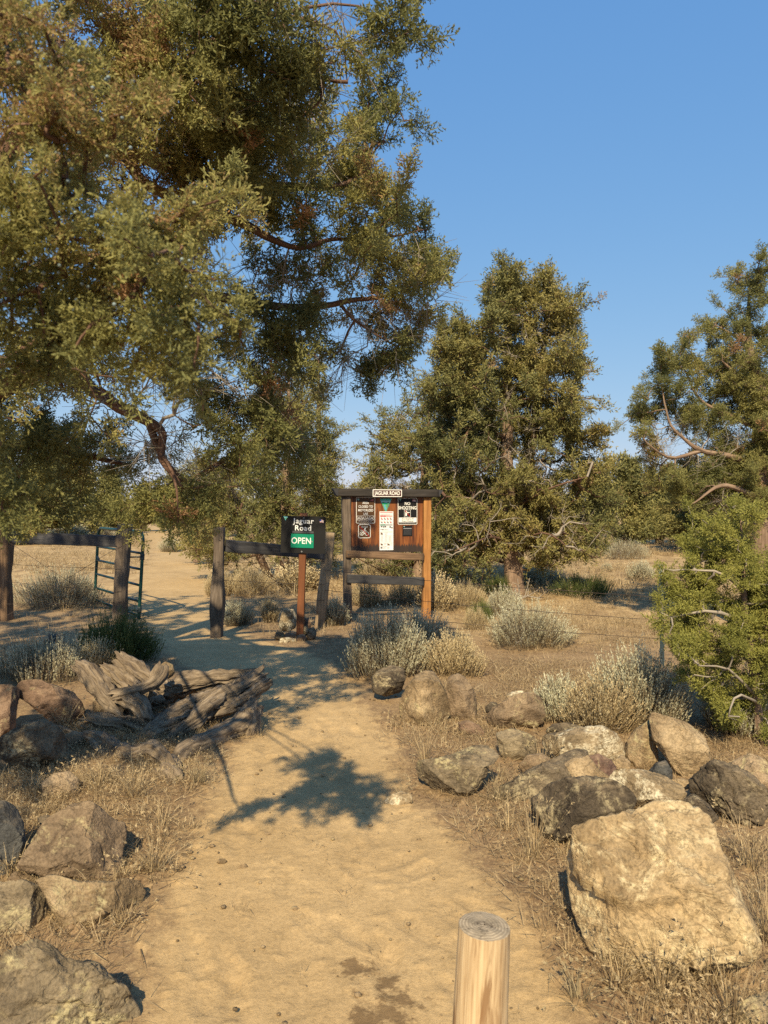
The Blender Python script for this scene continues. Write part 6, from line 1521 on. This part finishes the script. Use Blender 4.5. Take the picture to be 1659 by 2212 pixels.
# pebbles and crumbs of earth
pv, pt = ico(1)
PT = []
for k in range(8):
    vv = pv * (1 + .28 * fbm(pv * 1.3 + k * 5, 2, 300 + k))[:, None] * np.array([1, .8 + .04 * k, .55]); PT.append(vv)
r = np.random.default_rng(99); n = 2600
yy = 2.0 + 5.0 * r.uniform(0, 1, n) ** 1.5; x = r.uniform(-1.9, 2.2, n)
k = r.uniform(0, 1, n) < (.25 + .75 * off(x, yy, .4)); x, yy = x[k], yy[k]; n = len(x)
sz = .003 + .013 * r.uniform(0, 1, n) ** 4
V_ = np.concatenate([PT[i % 8] * sz[i] + [x[i], yy[i], ground_z(x[i], yy[i]) + sz[i] * .25 + .004] for i in range(n)])
T_ = (pt[None] + (np.arange(n) * len(pv))[:, None, None]).reshape(-1, 3)
tag(link('pebbles', make_mesh('pebbles', V_, T=T_, mat=M['r_tan'], smooth=True)), 'small tan pebbles and earth crumbs scattered on the trail', 'pebbles', kind='stuff')
for k, (u, v, w_) in enumerate(((637, 1963, 17), (526, 1872, 18), (578, 1802, 14), (385, 1818, 14), (480, 1862, 20), (735, 1925, 12), (905, 1815, 11))):
    w_ *= 1.0
    lab = ('pale oval stone alone in the middle of the trail', 'rounded tan stone at the trail edge by the straw heap', 'buff stone in the trail just below the leaf shadow', 'flat pale stone near the leaf shadow by the stump side', 'stone next to the rounded tan one', 'small buff stone past the pale oval one', 'tiny stone below the half-sunk flat stone')[k]
    rock([(u - w_ * .55, v + w_ * .1), (u - w_ * .3, v - w_ * .3), (u + w_ * .25, v - w_ * .34), (u + w_ * .55, v), (u + w_ * .3, v + w_ * .33), (u - w_ * .3, v + w_ * .34)], lab, 'r_tan', seed=120 + k, sub=4, thick=.8, name='stone', cat='stone', group='loose stones on the trail', sink=1.004)

# ------------------------------------------------------------------ light, sky, camera
w = bpy.data.worlds.new('World'); SC.world = w; w.use_nodes = True
nt = w.node_tree; nt.nodes.clear()
sky = nt.nodes.new('ShaderNodeTexSky'); sky.sky_type = 'NISHITA'; sky.sun_disc = False
sky.sun_elevation = SUN_EL; sky.sun_rotation = math.pi + SUN_AZ
sky.altitude = 900; sky.air_density = 1.4; sky.dust_density = .3; sky.ozone_density = 6
bg = nt.nodes.new('ShaderNodeBackground'); bg.inputs[1].default_value = .1
out = nt.nodes.new('ShaderNodeOutputWorld')
# tame the sky's range channel by channel, as a hazy dry-country sky has it
sep = nt.nodes.new('ShaderNodeSeparateColor'); cmb = nt.nodes.new('ShaderNodeCombineColor'); nt.links.new(sky.outputs[0], sep.inputs[0])
for c_, (k_, r0, g_) in enumerate(((.93, .92, .72), (2.18, 1.77, .46), (4.35, 3.46, .22))):
    d_ = nt.nodes.new('ShaderNodeMath'); d_.operation = 'DIVIDE'; d_.inputs[1].default_value = r0; nt.links.new(sep.outputs[c_], d_.inputs[0])
    p_ = nt.nodes.new('ShaderNodeMath'); p_.operation = 'POWER'; p_.inputs[1].default_value = g_; nt.links.new(d_.outputs[0], p_.inputs[0])
    m_ = nt.nodes.new('ShaderNodeMath'); m_.operation = 'MULTIPLY'; m_.inputs[1].default_value = k_; nt.links.new(p_.outputs[0], m_.inputs[0]); nt.links.new(m_.outputs[0], cmb.inputs[c_])
nt.links.new(cmb.outputs[0], bg.inputs[0]); nt.links.new(bg.outputs[0], out.inputs[0])
sl = bpy.data.lights.new('sun', 'SUN'); sl.energy = 5.0; sl.angle = math.radians(.5); sl.color = (.96, .79, .51)
so = bpy.data.objects.new('sun', sl); COL.objects.link(so)
sd = Vector((-math.sin(SUN_AZ) * math.cos(SUN_EL), -math.cos(SUN_AZ) * math.cos(SUN_EL), math.sin(SUN_EL)))
so.rotation_euler = sd.to_track_quat('Z', 'Y').to_euler(); so.location = (-2, -6, 8)
cam = bpy.data.cameras.new('camera'); co = bpy.data.objects.new('camera', cam); COL.objects.link(co)
co.location = (0, 0, H); co.rotation_euler = (math.pi / 2, 0, 0)
cam.sensor_fit = 'VERTICAL'; cam.sensor_height = 36; cam.lens = F / 2212 * 36; cam.clip_start = .05; cam.clip_end = 2000
cam.dof.use_dof = True; cam.dof.focus_distance = 8; cam.dof.aperture_fstop = 6.4
SC.camera = co
vs = SC.view_settings; SC.display_settings.display_device = 'sRGB'
vs.view_transform = 'Standard'; vs.look = 'None'; vs.gamma = 1; vs.exposure = .66
cy = SC.cycles
cy.max_bounces = 7; cy.diffuse_bounces = 3; cy.transmission_bounces = 4; cy.transparent_max_bounces = 4; cy.use_denoising = False
